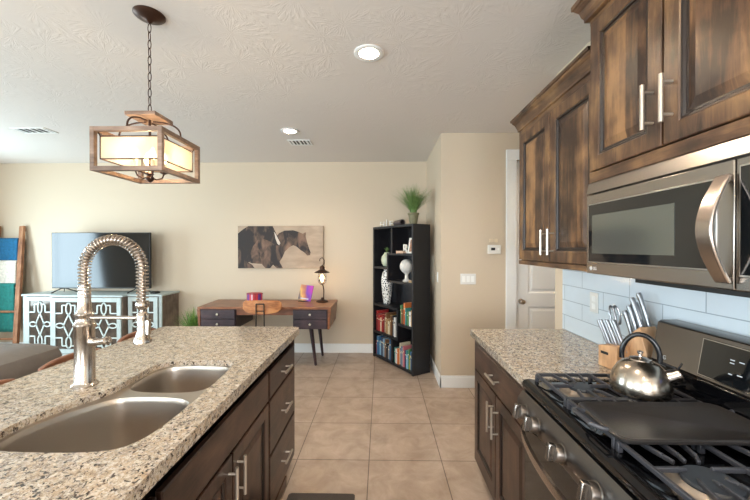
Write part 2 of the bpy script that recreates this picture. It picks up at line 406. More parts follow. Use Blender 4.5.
def bboard(name, x0, x1, y0, y1): struct(MB().box(x0, x1, y0, y1, 0, .115).box(x0+(.004 if x1-x0 < .03 else 0), x1-(.004 if x1-x0 < .03 else 0), y0+(.004 if y1-y0 < .03 else 0), y1-(.004 if y1-y0<.03 else 0), .115, .13), name, M_white, bevel=.002)
bboard('baseboard_back', XL, XP-.015, YB-.015, YB)
bboard('baseboard_left', XL, XL+.015, YF, YB-.015)
bboard('baseboard_partition', XP-.015, XP, YP-.015, YB)
bboard('baseboard_pantry', XP-.0151, 1.334, YP-.015, YP)
bboard('baseboard_passage', 2.38, 4.1, YP-.015, YP)
# pantry door with casing
struct(MB().box(1.336, 1.446, YP-.02, YP+.01, 0, 2.44).box(2.26, 2.37, YP-.02, YP+.01, 0, 2.44).box(1.336, 2.37, YP-.02, YP+.01, 2.44, 2.55)
       .box(1.446, 1.458, YP+.01, YP+.12, 0, 2.44).box(2.248, 2.26, YP+.01, YP+.12, 0, 2.44), 'trim_1', M_white, bevel=.004)
def nested(mb, u0, u1, v0, v1, prof, fn, fill=True, glaze=0):
    """nested rectangles: prof [(inset, depth)], fn(u, v, d)->point"""
    rings = [[fn(u0+i, v0+i, d), fn(u1-i, v0+i, d), fn(u1-i, v1-i, d), fn(u0+i, v1-i, d)] for i, d in prof]
    if glaze:
        mb.mi = 1; mb.loft(rings[:glaze+1], True, False, False); mb.mi = 0; rings = rings[glaze:]
    return mb.loft(rings, True, False, fill)
dr = MB().box(1.46, 2.246, YP+.045, YP+.08, .01, 2.435)
fy = lambda u, v, d: (u, YP+.03+d, v)
# slab face: frame pieces and recessed panels
for (u0, u1, v0, v1) in ((1.46, 1.585, .01, 2.435), (2.121, 2.246, .01, 2.435), (1.585, 2.121, .01, .23), (1.585, 2.121, .87, 1.01), (1.585, 2.121, 2.30, 2.435)):
    dr.box(u0, u1, YP+.03, YP+.046, v0, v1)
for (v0, v1) in ((.23, .87), (1.01, 2.30)):
    nested(dr, 1.585, 2.121, v0, v1, [(0, 0), (.008, .004), (.016, .012), (.03, .012), (.05, .004), (.055, .004)], fy)
door = struct(dr, 'door_1', M_white)
kn = MB().lathe([(.028, 0), (.028, .006), (.011, .01), (.010, .035), (.024, .042), (.028, .055), (.022, .066), (0, .07)], (1.51, YP+.03, .925), 20, (0, -1, 0))
kn.build('door_knob', M_nickel, door, smooth=True)

# backsplash tiles on the kitchen wall
struct(MB().box(XR-.008, XR+.0, -.2, 2.375, .951, 1.8), 'trim_2', M_splash)

# lawn and patio seen through the glazing (outside)
lawn = MB().box(-14, XL-.13, -8, 9, -.3, -.12).box(XL-.13, 6, -9, YF-.13, -.3, -.12).build('lawn', mat('lawn_green', '#5f7f43', .9, var=.3, vscale=4))
tag(lawn, 'green lawn outside the windows', 'grass', kind='stuff')

# ------------------------------------------------------------------ cabinets
def bar_pull(a, b, out, parent, r=.0068, label=None, post=.022):
    a = Vector(a); b = Vector(b); o = Vector(out); d = (b-a).normalized()
    mb = MB().cyl(a+o, b+o, r, seg=12)
    L = (b-a).length
    for t in (.16, .84):
        p = a+d*L*t; mb.cyl(p, p+o, r*.75, seg=10)
    return mb.build('handle', mat('pull_nickel', '#cfc6ba', .3, .85), parent, smooth=True)
PROF = [(0, .002), (.003, 0), (.052, 0), (.056, .003), (.062, .004), (.066, .010), (.074, .011), (.100, .004), (.104, .004)]
def cab_door(parent, fx, sg, y0, y1, z0, z1, mf, mp, stile=.055, name='door', thick=.02, handle=None):
    """door facing direction sg along X; fx = face plane"""
    fn = lambda u, v, d: (fx-sg*d, u, v)
    k = stile/.052
    fr = MB(); pr = [(a*k if a > .01 else a, d) for a, d in PROF]
    outer = [(0, thick)] + pr[:4]
    nested(fr, y0, y1, z0, z1, outer, fn, fill=False)
    nested(fr, y0, y1, z0, z1, [(0, thick), (pr[3][0], thick), pr[3]], fn, fill=False)
    d = fr.build(name, mf, parent, bevel=0, smooth=False)
    pm = MB(); nested(pm, y0, y1, z0, z1, pr[3:], fn, glaze=3); pm.build('panel', [mp, mat('groove_glaze', '#1e130e', .4)], d)
    if handle:
        hy, z_a, z_b = handle
        bar_pull((fx, hy, z_a), (fx, hy, z_b), (sg*.034, 0, 0), d)
    return d
def drawer_front(parent, fx, sg, y0, y1, z0, z1, m, hlen=.13, handle=True, name='drawer'):
    fn = lambda u, v, d: (fx-sg*d, u, v)
    mb = MB(); nested(mb, y0, y1, z0, z1, [(0, .02), (0, .003), (.006, 0), (.02, 0)], fn)
    d = mb.build(name, m, parent)
    if handle:
        c = (y0+y1)/2; zc = (z0+z1)/2
        bar_pull((fx, c-hlen/2, zc), (fx, c+hlen/2, zc), (sg*.034, 0, 0), d)
    return d
def crown(parent, xw, xf, yend, ynear, z0, prof, m):
    mb = MB()
    rings = []
    for o_, dz in prof: rings.append([(xw, yend+o_, z0+dz), (xf-o_, yend+o_, z0+dz), (xf-o_, ynear, z0+dz)])
    rings.append([(xw, yend-.02, z0+prof[-1][1]), (xf+.02, yend-.02, z0+prof[-1][1]), (xf+.02, ynear, z0+prof[-1][1])])
    rings.append([(xw, yend-.02, z0+prof[0][1]), (xf+.02, yend-.02, z0+prof[0][1]), (xf+.02, ynear, z0+prof[0][1])])
    rings.append(rings[0])
    mb.loft(rings, False, False, False)
    return mb.build('crown_molding', m, parent)

# far wall cabinet (tall pair of doors beyond the microwave)
XW = XR-.001
c = thing('wall_cabinet', 'knotty brown two-door wall cabinet left of the microwave, with crown molding', 'cabinet', (1.08, 1.9, 1.394))
MB().box(.933, XW, 1.49, 2.313, 1.42, 2.27).box(.935, XW-.02, 1.49, 2.30, 1.405, 1.42).build('body', M_up, c)
for zz in ((1.394, 1.42), (2.235, 2.275)): MB().box(.915, .933, 1.48, 2.313, *zz).build('face_rail', M_up_h, c, bevel=.002)
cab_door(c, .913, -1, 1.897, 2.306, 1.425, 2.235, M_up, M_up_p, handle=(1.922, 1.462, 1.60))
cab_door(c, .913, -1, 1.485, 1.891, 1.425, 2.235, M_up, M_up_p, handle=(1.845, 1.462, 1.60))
crown(c, XW, .915, 2.313, 1.48, 2.265, [(.002, 0), (.008, .004), (.008, .014), (.014, .03), (.022, .05), (.034, .064), (.036, .072), (.042, .074), (.044, .088)], M_up_h)
# near wall cabinet over the microwave
c = thing('wall_cabinet', 'knotty brown wall cabinet mounted above the microwave, near the ceiling', 'cabinet', (1.06, 1.09, 1.775))
MB().box(.897, XW, .705, 1.478, 1.775, 2.46).build('body', M_up, c)
for zz in ((1.772, 1.815), (2.43, 2.46)): MB().box(.88, .897, .705, 1.478, *zz).build('face_rail', M_up_h, c, bevel=.002)
cab_door(c, .877, -1, 1.102, 1.472, 1.82, 2.43, M_up, M_up_p, handle=(1.135, 1.88, 2.025))
cab_door(c, .877, -1, .715, 1.094, 1.82, 2.43, M_up, M_up_p, handle=(1.060, 1.88, 2.025))
crown(c, XW, .88, 1.478, .705, 2.452, [(.002, 0), (.016, .004), (.016, .016), (.024, .03), (.030, .052), (.042, .066), (.044, .072), (.052, .075), (.052, .094)], M_up_h)

# right base cabinet
c = thing('base_cabinet', 'dark brown base cabinet between the range and the passage', 'cabinet', (.95, 1.9, 0))
MB().box(.650, XW, 1.466, 2.335, .08, .907).build('body', M_lo, c)
MB().box(.70, XW, 1.466, 2.325, 0, .08).build('toe_kick', M_dark, c)
MB().box(.631, .650, 1.466, 2.335, .085, .125).box(.631, .650, 1.466, 2.335, .865, .905).box(.631, .650, 1.466, 1.49, .125, .865).box(.631, .650, 2.312, 2.335, .125, .865).build('face_frame', M_lo, c)
drawer_front(c, .628, -1, 1.485, 2.325, .70, .865, M_lo_h, .15)
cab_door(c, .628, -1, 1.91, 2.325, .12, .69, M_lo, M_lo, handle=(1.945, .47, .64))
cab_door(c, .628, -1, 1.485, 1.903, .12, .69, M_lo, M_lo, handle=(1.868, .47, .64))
ct = plate(MB(), [(XR-.009, 1.463), (XR-.009, 2.363)] + [(.603+.02-.02*math.sin(a), 2.363-.02+.02*math.cos(a)) for a in (0, .5, 1.0, PI/2)] + [(.603, 1.463)], [], .908, .95)
tag(ct.build('countertop', M_granite, bevel=.011, bseg=3, at=(.9, 1.9, .908)), 'speckled granite countertop beside the range, under the knife block', 'countertop')

# island
IX = -.597
c = thing('kitchen_island', 'long dark brown kitchen island base with drawers and sink doors', 'kitchen island', (-.95, 1.2, 0))
MB().box(-1.20, -1.18, .15, 2.37, .10, .905).box(-1.18, IX-.022, .15, .17, .10, .905).box(-1.18, IX-.022, 2.35, 2.37, .10, .905).box(-1.18, IX-.022, .17, 2.35, .10, .12).build('body', M_lo, c)
MB().box(-1.20, IX-.06, .15, 2.31, 0, .10).build('toe_kick', M_dark, c)
MB().box(IX-.022, IX-.001, .15, 2.37, .875, .905).box(IX-.022, IX-.001, .15, 2.17, .0, .06).box(-1.22, -.60, 2.37, 2.385, .09, .905).build('face_frame', M_lo_h, c)
for (z0, z1) in ((.685, .835), (.38, .672), (.075, .367)):
    drawer_front(c, IX, 1, 1.845, 2.372, z0, z1, M_lo_h, .14)
drawer_front(c, IX, 1, .93, 1.825, .685, .835, M_lo_h, handle=False, name='false_front')
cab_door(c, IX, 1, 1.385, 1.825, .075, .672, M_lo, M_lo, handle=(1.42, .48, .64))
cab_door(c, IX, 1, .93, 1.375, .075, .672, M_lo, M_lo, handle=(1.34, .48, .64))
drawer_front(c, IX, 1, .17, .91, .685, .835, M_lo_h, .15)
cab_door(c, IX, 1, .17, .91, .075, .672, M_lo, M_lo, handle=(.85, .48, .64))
def smooth_loop(pts, n=8):
    out = []; N_ = len(pts)
    for i in range(N_):
        p0, p1, p2, p3 = [Vector(pts[(i+k-1) % N_]) for k in range(4)]
        for j in range(n):
            t = j/n
            out.append(tuple(.5*((2*p1)+(-p0+p2)*t+(2*p0-5*p1+4*p2-p3)*t*t+(-p0+3*p1-3*p2+p3)*t**3)))
    return out
near_b = [(-1.14, 1.06), (-1.13, 1.16), (-1.085, 1.27)]
# sink cutout in the stone: a D shaped near bowl that steps in to a smaller far bowl
cut = smooth_loop([(-.682, 1.00), (-.672, 1.12), (-.675, 1.30), (-.682, 1.45), (-.694, 1.60), (-.720, 1.66), (-.80, 1.675), (-.96, 1.675), (-1.03, 1.655), (-1.062, 1.59), (-1.058, 1.46), (-1.055, 1.35), (-1.10, 1.24), (-1.14, 1.13), (-1.145, 1.03), (-1.125, .955), (-1.06, .922), (-.93, .912), (-.80, .915), (-.72, .935)])
outer = []
for cx, cy, a0 in ((-.566-.035, 2.405-.035, 0), (-1.53+.035, 2.405-.035, PI/2)):
    for i in range(9): a = a0+PI/2*i/8; outer.append((cx+.035*math.cos(a), cy+.035*math.sin(a)))
outer += [(-1.53, .1), (-.566, .1)]
ct = plate(MB(), outer, [cut], .906, .95)
tag(ct.build('countertop', M_granite, bevel=.013, bseg=3, at=(-1.05, 1.2, .906)), 'speckled granite island countertop cut out around the sink', 'countertop')
# double bowl sink
sk = thing('sink', 'undermount stainless steel double bowl sink set in the island', 'sink', (-.92, 1.3, .7))
def shrink(lp, k, c_): return [(c_[0]+(x-c_[0])*k, c_[1]+(y-c_[1])*k) for x, y in lp]
nb = smooth_loop([(-.700, 1.03), (-.690, 1.15), (-.715, 1.27), (-.80, 1.312), (-.95, 1.316), (-1.02, 1.29), (-1.085, 1.20), (-1.125, 1.10), (-1.12, .99), (-1.07, .945), (-.93, .930), (-.80, .933), (-.73, .955)])
fb = smooth_loop([(-.700, 1.46), (-.710, 1.60), (-.745, 1.652), (-.84, 1.664), (-.95, 1.664), (-1.02, 1.64), (-1.048, 1.57), (-1.045, 1.46), (-1.02, 1.39), (-.95, 1.362), (-.80, 1.358), (-.725, 1.385)])
fl = plate(MB(), shrink(cut, .997, (-.9, 1.3)), [nb, fb], .918, .925)
fl.build('rim', M_sink, sk)
def bowl(lp, depth):
    c_ = (sum(p[0] for p in lp)/len(lp), sum(p[1] for p in lp)/len(lp)); z = .9245
    prof = [(1, 0), (.985, -.006), (.975, -.02), (.955, -depth*.6), (.93, -depth+.03), (.89, -depth+.008), (.82, -depth), (.3, -depth-.004), (.12, -depth-.006)]
    mb = MB(); mb.loft([[(x, y, z+dz) for x, y in shrink(lp, k, c_)] for k, dz in prof], True, False, True)
    o = mb.build('bowl', M_sink, sk, smooth=True)
    MB().lathe([(.055, 0), (.055, .003), (.042, .005), (.036, -.0), (0, .001)], (c_[0], c_[1], z-depth-.004), 24).build('drain', M_chrome, o, smooth=True)
bowl(nb, .22); bowl(fb, .17)

# faucet
FX, FY = -1.185, 1.362
f = thing('faucet', 'tall brushed nickel kitchen faucet with a spring coiled arch behind the sink', 'faucet', (FX, FY, .95))
MB().lathe([(.044, 0), (.044, .006), (.038, .012), (.034, .018), (.0335, .23), (.037, .235), (.037, .247), (.031, .252), (.028, .262), (.027, .275), (.031, .28), (.031, .288), (.024, .295), (.021, .34), (.019, .40)], (FX, FY, .9505), 32).build('body', M_nickel, f, smooth=True)
AR = .117; ZA = 1.415
def arcpt(t):
    # t 0..1: up the rise, over the arch, down to the spray head
    L1 = .12; L2 = PI*AR; L3 = .14; s_ = t*(L1+L2+L3)
    if s_ < L1: return Vector((FX, FY, ZA-L1+s_)), Vector((0, 0, 1)), Vector((-1, 0, 0))
    if s_ < L1+L2:
        a = PI-(s_-L1)/AR
        return Vector((FX+AR+AR*math.cos(a), FY, ZA+AR*math.sin(a))), Vector((math.sin(a), 0, -math.cos(a))), Vector((math.cos(a), 0, math.sin(a)))
    return Vector((FX+2*AR, FY, ZA-(s_-L1-L2))), Vector((0, 0, -1)), Vector((1, 0, 0))
MB().tube([arcpt(i/60)[0] for i in range(61)], .0115, 12).build('hose', mat('hose_nickel', '#8a7c70', .35, .9), f, smooth=True)
hel = []; turns = 46; n = turns*12
for i in range(n+1):
    p, t_, nrm = arcpt(i/n); b_ = Vector((0, 1, 0)); a = 2*PI*i/12
    hel.append(p+(nrm*math.cos(a)+b_*math.sin(a))*.0195)
MB().tube(hel, .0031, 6).build('spring', M_nickel, f, smooth=True)
HX = FX+2*AR
MB().lathe([(.021, 0), (.024, -.008), (.024, -.018), (.014, -.03)], (HX, FY, 1.285), 20).cyl((HX, FY, 1.262), (HX, FY, 1.235), .009).build('collar', M_nickel, f, smooth=True)
MB().lathe([(.013, 0), (.0185, -.006), (.0185, -.055), (.020, -.08), (.025, -.10), (.031, -.112), (.031, -.122), (.022, -.124), (0, -.12)], (HX, FY, 1.245), 24).build('spray_head', M_nickel, f, smooth=True)
MB().box(HX+.017, HX+.030, FY-.009, FY+.009, 1.155, 1.215).cyl((HX+.02, FY, 1.20), (HX+.02, FY, 1.235), .005, seg=8).build('spray_lever', M_nickel, f, bevel=.005)
MB().cyl((FX+.015, FY, 1.222), (HX-.018, FY, 1.222), .0075, seg=12).lathe([(.023, -.01), (.023, .01)], (HX, FY, 1.222), 20).lathe([(.026, -.011), (.026, .011)], (FX, FY, 1.222), 20).build('support_arm', M_nickel, f, smooth=True)
MB().cyl((FX+.02, FY, 1.125), (FX+.062, FY-.018, 1.13), .019, .016).cyl((FX+.058, FY-.02, 1.128), (FX+.125, FY-.045, 1.142), .013, .0125).lathe([(.016, 0), (.016, .008), (.01, .011)], (FX+.123, FY-.044, 1.142), 18, (.93, -.35, .18)).build('handle', M_nickel, f, smooth=True)

# ------------------------------------------------------------------ microwave
mw = thing('microwave', 'stainless over-the-range microwave with a curved vertical handle', 'microwave', (1.05, 1.09, 1.385))
MB().box(.885, XW, .71, 1.47, 1.392, 1.768).build('body', M_slate, mw, bevel=.003)
MB().box(.90, 1.22, .74, 1.24, 1.378, 1.393).build('underside_vent', M_mblk, mw)
# top vent trim: sloping strip
MB().prism([(.885, 1.722), (.862, 1.722), (.872, 1.768), (.885, 1.768)], .71, 1.472, 'y').build('top_trim', M_slate, mw, bevel=.002)
d = MB().box(.865, .885, .863, 1.472, 1.396, 1.718).build('door', M_slate, mw, bevel=.003)
fx = lambda u, v, dd: (.865+dd, u, v)
MB().box(.862, .8655, .905, 1.455, 1.440, 1.680).build('trim_ring', M_steel, d, bevel=.0015)
MB().box(.860, .8625, .909, 1.450, 1.445, 1.675).build('glass', M_glass_blk, d, bevel=.001)
MB().box(.8592, .8602, 1.03, 1.425, 1.478, 1.632).build('inner_screen', mat('screen_mesh_reflection', '#7c817d', .16, .8), d)  # lighter grey imitates the room reflected in the glass over the mesh
# curved handle (bows outwards)
rings = []
for i in range(17):
    t = i/16; z = 1.412+(1.682-1.412)*t; o_ = .012+.048*math.sin(PI*t)
    wd = .019+.003*math.sin(PI*t); th = .006
    rings.append([(.865-o_-th, .876-wd, z), (.865-o_-th, .876+wd, z), (.865-o_+th, .876+wd, z), (.865-o_+th, .876-wd, z)])
hb = MB().loft(rings)
hb.box(.852, .866, .864, .888, 1.412, 1.43).box(.852, .866, .864, .888, 1.664, 1.682)
hb.build('handle', brushed('handle_steel', '#b4a79d', .25, 'z'), d, bevel=.004, bseg=3)
p = MB().box(.865, .885, .712, .859, 1.396, 1.718).build('control_panel', M_slate, mw, bevel=.003)
MB().box(.861, .8655, .722, .848, 1.43, 1.70).build('trim_ring', M_steel, p, bevel=.0015)
MB().box(.859, .862, .727, .843, 1.435, 1.695).build('keypad', M_glass_blk, p, bevel=.001)
RX = Matrix(((0, 0, -1, 0), (-1, 0, 0, 0), (0, 1, 0, 0), (0, 0, 0, 1)))   # text facing -X, reading towards -Y
def face_negx(x, y, z, tilt=0):
    return Matrix.Translation((x, y, z)) @ Matrix.Rotation(tilt, 4, 'Y') @ RX
M_logo = mat('logo_grey', '#c9c9c9', .4, .3)
textobj('LG', 'logo', M_logo, .019, face_negx(.8645, 1.415, 1.417), d)
MB().lathe([(.0085, 0), (.0085, .0012)], (.8652, 1.440, 1.417), 20, (-1, 0, 0)).build('logo_badge', M_logo, d)

# ------------------------------------------------------------------ range
RY0, RY1 = .702, 1.460
rg = thing('range', 'stainless and black slide-in gas range with cast iron grates', 'stove', (.93, 1.08, 0))
MB().box(.64, 1.225, RY0, RY1, .04, .905).build('body', M_slate, rg)
MB().prism([(.615, .905), (.598, .912), (.592, .925), (.594, .940), (.605, .949), (.625, .951), (.65, .944), (1.10, .944), (1.10, .905)], RY0, RY1, 'y').build('cooktop', M_blk, rg, smooth=True)
cp = MB().prism([(.64, .905), (.596, .905), (.574, .875), (.570, .845), (.578, .805), (.64, .800)], RY0, RY1, 'y').build('control_panel', brushed('panel_steel', '#6e6a68', .3, 'y'), rg, smooth=True)
od = MB().box(.600, .64, RY0+.004, RY1-.004, .20, .785).build('oven_door', M_blk, rg, bevel=.006)
MB().box(.597, .601, RY0+.05, RY1-.05, .27, .68).build('window', M_glass_blk, od)
MB().box(.5975, .602, RY0+.004, RY1-.004, .715, .785).build('door_trim', M_blk, od, bevel=.002)
hp = []
for i in range(25):
    t = i/24; y = RY1-.012-(RY1-RY0-.024)*t; o_ = .072*(math.sin(PI*t)**.55)
    hp.append((.600-o_, y, .762))
rings = [[(x-.006, y, z-.014), (x-.009, y, z), (x-.006, y, z+.014), (x+.006, y, z+.014), (x+.006, y, z-.014)] for x, y, z in hp]
MB().loft(rings).build('handle', brushed('handle_steel', '#b4a79d', .25, 'z'), od, smooth=True)
MB().box(.605, .64, RY0+.004, RY1-.004, .05, .195).build('storage_drawer', M_slate, rg, bevel=.004)
for ky in (1.376, 1.279, 1.102, .924, .80):
    ax = Vector((-1, 0, .18)).normalized(); c0 = Vector((.573, ky, .848))
    k = MB().lathe([(.031, 0), (.031, .004), (.028, .006), (.027, .024), (.024, .028), (0, .029)], c0, 26, ax).build('knob', brushed('knob_steel', '#77706a', .35, 'y'), rg, smooth=True)
    R = Matrix.Translation(c0+ax*.03) @ ax.to_track_quat('Z', 'Y').to_matrix().to_4x4()
    MB().box(-.009, .009, -.027, .027, -.004, .018, R).build('grip', M_slate, k, bevel=.003)
# burners
for bx_, by_, r_ in ((.765, 1.335, .045), (1.0, 1.335, .036), (.88, 1.08, .05), (.755, .80, .058), (1.0, .82, .04)):
    b = MB().lathe([(r_+.028, 0), (r_+.026, .004), (r_+.012, .006), (r_+.006, .012), (r_, .018)], (bx_, by_, .944), 28).build('burner', mat('burner_alloy', '#8a7f74', .45, .6), rg, smooth=True)
    MB().lathe([(r_*.98, 0), (r_*1.0, .004), (r_*.94, .009), (0, .010)], (bx_, by_, .962), 28).build('cap', mat('burner_cap', '#2c3036', .38), b, smooth=True)
def grate(y0, y1, centers, x0=.648, x1=1.085):
    g = MB(); zt = .979; hgt = .013; wd = .010
    def bx(a, b):
        g.bar((a[0], a[1], zt-hgt/2), (b[0], b[1], zt-hgt/2), wd, hgt)
    bx((x0, y0), (x0, y1)); bx((x1, y0), (x1, y1)); bx((x0, y0), (x1, y0)); bx((x0, y1), (x1, y1))
    xm = (x0+x1)/2; ym = (y0+y1)/2
    bx((xm, y0), (xm, y1))
    for cx, r in centers:
        for yy, s_ in ((y0, 1), (y1, -1)):
            for dx in (-.055, 0, .055):
                L = (y1-y0)/2-.028-(.0 if dx else .004)
                g.bar((cx+dx, yy, zt-hgt/2), (cx+dx*.75, yy+s_*L*.72, zt-hgt/2), wd*.8, hgt)
                g.bar((cx+dx*.75, yy+s_*L*.72, zt-hgt/2), (cx+dx*.55, yy+s_*L*.95, zt-hgt/2-.004), wd*.8, hgt*.9)
        for xx in (x0, xm) if cx < xm else (xm, x1):
            s_ = 1 if xx < cx else -1
            g.bar((xx, ym, zt-hgt/2), (xx+s_*(abs(cx-xx)-.03), ym, zt-hgt/2), wd*.8, hgt)
    for px_, py_ in ((x0, y0), (x0, y1), (x1, y0), (x1, y1), (xm, y0), (xm, y1)):
        yy = py_+(.004 if py_ == y0 else -.004)
        g.box(px_-.007, px_+.007, yy-.006, yy+.006, .945, zt-.006)
    g.build('grate', M_iron, rg, bevel=.002)
grate(1.215, 1.448, [(.765, .05), (.99, .04)])
grate(.963, 1.205, [(.80, .05), (.96, .05)])
grate(.712, .953, [(.755, .05), (.99, .04)])
# back guard with display
bgp = [(1.105, .905), (1.105, .985), (1.118, 1.00), (1.152, 1.195), (1.166, 1.203), (1.232, 1.203), (1.232, .905)]
bgd = MB().prism(bgp, RY0, RY1, 'y').build('back_guard', brushed('guard_steel', '#7f7a76', .25, 'y'), rg, bevel=.003)
MB().box(1.088, 1.128, RY0+.005, RY1-.005, .944, 1.045).build('vent_strip', M_blk, rg)
sl = math.atan2(1.152-1.118, .195)   # lean of the face
def on_guard(y0, y1, t0, t1, o0, o1):
    # slab lying on the sloped face: t along the slope in metres from the bottom
    R = Matrix.Translation((1.118, 0, 1.0)) @ Matrix.Rotation(sl, 4, 'Y')
    return MB().box(-o1, -o0, y0, y1, t0, t1, R)
on_guard(.845, 1.250, .052, .184, -.001, .003).build('display_frame', M_chrome, bgd, bevel=.002)
dp = on_guard(.850, 1.245, .056, .180, 0, .004).build('display', M_glass_blk, bgd)
R = Matrix.Translation((1.118, 0, 1.0)) @ Matrix.Rotation(sl, 4, 'Y')
for (yy, tt, ww) in ((1.137, .138, .014), (1.137, .128, .014), (1.108, .138, .016), (1.137, .092, .012), (1.108, .096, .016), (1.07, .096, .012)):
    MB().box(-.0046, -.004, yy-ww/2, yy+ww/2, tt-.0016, tt+.0016, R).build('marking', mat('print_white', '#c8ccd0', .5), dp)
textobj('12:06', 'clock_digits', mat('clock_blue', '#3a5cff', .4, emit='#5a7cff', estr=2.5), .026, Matrix.Translation((1.118, 0, 1.0)) @ Matrix.Rotation(sl, 4, 'Y') @ Matrix.Translation((-.0045, 1.02, .132)) @ RX, dp)
textobj('LG', 'logo', M_logo, .022, Matrix.Translation((1.118, 0, 1.0)) @ Matrix.Rotation(sl, 4, 'Y') @ Matrix.Translation((-.0015, 1.40, .065)) @ RX, bgd)

# griddle on the grates
gd = thing('griddle', 'black cast iron griddle plate lying across the middle grates', 'griddle', (.86, 1.04, .979))
def rr3(x0, x1, y0, y1, r, z): return [(x, y, z) for x, y in rrect(x0, x1, y0, y1, r)]
gx0, gx1, gy0, gy1 = .632, 1.085, .915, 1.150
MB().loft([rr3(gx0+.01, gx1-.01, gy0+.01, gy1-.01, .035, .9795), rr3(gx0+.002, gx1-.002, gy0+.002, gy1-.002, .04, .985), rr3(gx0, gx1, gy0, gy1, .042, .993), rr3(gx0+.005, gx1-.005, gy0+.005, gy1-.005, .038, .9965), rr3(gx0+.012, gx1-.012, gy0+.012, gy1-.012, .033, .994), rr3(gx0+.02, gx1-.02, gy0+.02, gy1-.02, .028, .988)]).build('plate', mat('griddle_iron', '#35312f', .36, .3, bump=.05, bscale=150), gd, smooth=True)
for s_, xe in ((-1, gx0), (1, gx1)):
    MB().tube([(xe-s_*.004, 1.032-.055, .992), (xe+s_*.02, 1.032-.055, .998), (xe+s_*.038, 1.032-.042, 1.002), (xe+s_*.038, 1.032+.042, 1.002), (xe+s_*.02, 1.032+.055, .998), (xe-s_*.004, 1.032+.055, .992)], .0065, 8).build('handle', M_iron, gd, smooth=True)

# kettle
KX, KY, KZ = .935, 1.262, .980
kt = thing('kettle', 'brushed steel whistling kettle with a black arched handle', 'kettle', (KX, KY, KZ))
MB().lathe([(.080, 0), (.089, .004), (.093, .018), (.091, .04), (.084, .068), (.071, .092), (.056, .108), (.036, .117), (.034, .119)], (KX, KY, KZ), 40).build('body', brushed('kettle_steel', '#b3a89a', .24, 'z', .05), kt, smooth=True)
ld = MB().lathe([(.036, 0), (.034, .004), (.02, .009), (.006, .011), (.005, .018), (.009, .022), (.009, .03), (0, .033)], (KX, KY, KZ+.118), 24).build('lid', M_nickel, kt, smooth=True)
hd = []
kdir = Vector((.80, -.60, 0))
for i in range(21):
    a = PI*(-.05+1.1*i/20); hd.append(Vector((KX, KY, KZ+.128))+kdir*(.055*math.cos(a))+Vector((0, 0, .080*math.sin(a))))
MB().tube(hd, .0085, 10).build('handle', mat('black_plastic', '#0d0e12', .22), kt, smooth=True)
s0 = Vector((KX, KY, KZ+.065))+kdir*.065; s1 = s0+kdir*.036+Vector((0, 0, .022))
MB().cyl(s0, s1, .025, .018).cyl(s1, s1+(s1-s0)*.22, .021, .019).build('spout', M_nickel, kt, smooth=True)
MB().bar(s1+Vector((0, 0, .018)), s1-kdir*.045+Vector((0, 0, .032)), .012, .006).bar(s1+Vector((0, 0, .016)), s1+kdir*.012+Vector((0, 0, .040)), .014, .006).build('whistle_lever', mat('black_plastic', '#0d0e12', .22), kt, bevel=.002)

# knife block and knives
M_blk_w = wood('block_wood', '#b08660', '#c79b72', '#d9b28a', grain='z', rough=.45, knots=False, scale=1.5)
kb = thing('knife_block', 'light wood knife block on the granite counter behind the kettle', 'knife block', (1.10, 1.60, .95))
KB = Matrix.Translation((1.128, 1.592, .951)) @ Matrix.Rotation(math.radians(12), 4, 'Z')
# local: -x faces the room, y along the counter; tall rear block leans towards the far end
def kbp(mb, pts, x0, x1):
    r = [[KB @ Vector((x, p[0], p[1])) for p in pts] for x in (x0, x1)]
    return mb.loft(r)
kbp(MB(), [(-.025, 0), (.075, 0), (.075, .095), (-.025, .112)], -.09, -.020).build('front_block', M_blk_w, kb, bevel=.003)
kbp(MB(), [(-.112, 0), (.02, 0), (.005, .14), (-.065, .205), (-.118, .03)], -.018, .070).build('rear_block', M_blk_w, kb, bevel=.003)
MB().box(-.0915, -.0895, .02, .06, .06, .072, KB).build('badge', M_mblk, kb)
M_kn = mat('knife_steel', '#9c9da0', .35, 1)
def knife(name, base_, dirv, L, label, cat='knife', group=None, r=.0075):
    b0 = KB @ Vector(base_); dv = (KB.to_3x3() @ Vector(dirv)).normalized()
    k = thing(name, label, cat, b0, group)
    MB().tube([b0, b0+dv*.012, b0+dv*L*.5, b0+dv*(L-.012), b0+dv*L], [r*.8, r, r*.85, r*1.15, r*.95], 10).build('grip', M_kn, k, smooth=True)
    MB().bar(b0-dv*.035, b0+dv*.004, .004, .012).build('blade', M_chrome, k)
    return k
ordn = ['nearest', 'second nearest', 'third nearest', 'fourth nearest', 'second farthest', 'farthest']
for i in range(6):
    knife('steak_knife', (-.045+.004*(i % 2), -.012+.017*i, .112-.003*i), (-.12, .34, .93), .115, 'steak knife with steel handle, %s in the low front row of the block' % ordn[i], group='steak knives in the low front row')
rear = [(.02, -.045, .185, .145), (.05, -.03, .175, .13), (.02, -.022, .17, .12), (.05, -.008, .155, .14), (.02, 0.0, .143, .12), (.055, -.052, .192, .16)]
rl = ['thick carving knife handle', 'middle knife handle', 'slim knife handle', 'tall knife handle', 'short knife handle', 'longest knife handle']
for i, (x, y, z, L) in enumerate(rear):
    knife('kitchen_knife', (x, y, z), (-.05, .30, .95), L, 'steel %s in the tall rear block, %s from its top' % (rl[i], ['second', 'third', 'fourth', 'fifth', 'lowest', 'first'][i]), group='knives in the tall rear block', r=.010)
b0 = KB @ Vector((-.008, .03, .14)); sc_ = thing('scissors', 'kitchen shears with looped steel handles standing in the knife block', 'scissors', b0)
for s_ in (-1, 1):
    MB().tube([KB @ Vector((-.022+s_*.014*math.cos(a)+s_*.012, .052+.012*math.sin(a), .235+.040*math.sin(a))) for a in [2*PI*i/20 for i in range(20)]], .005, 8, closed=True).build('finger_loop', M_kn, sc_, smooth=True)
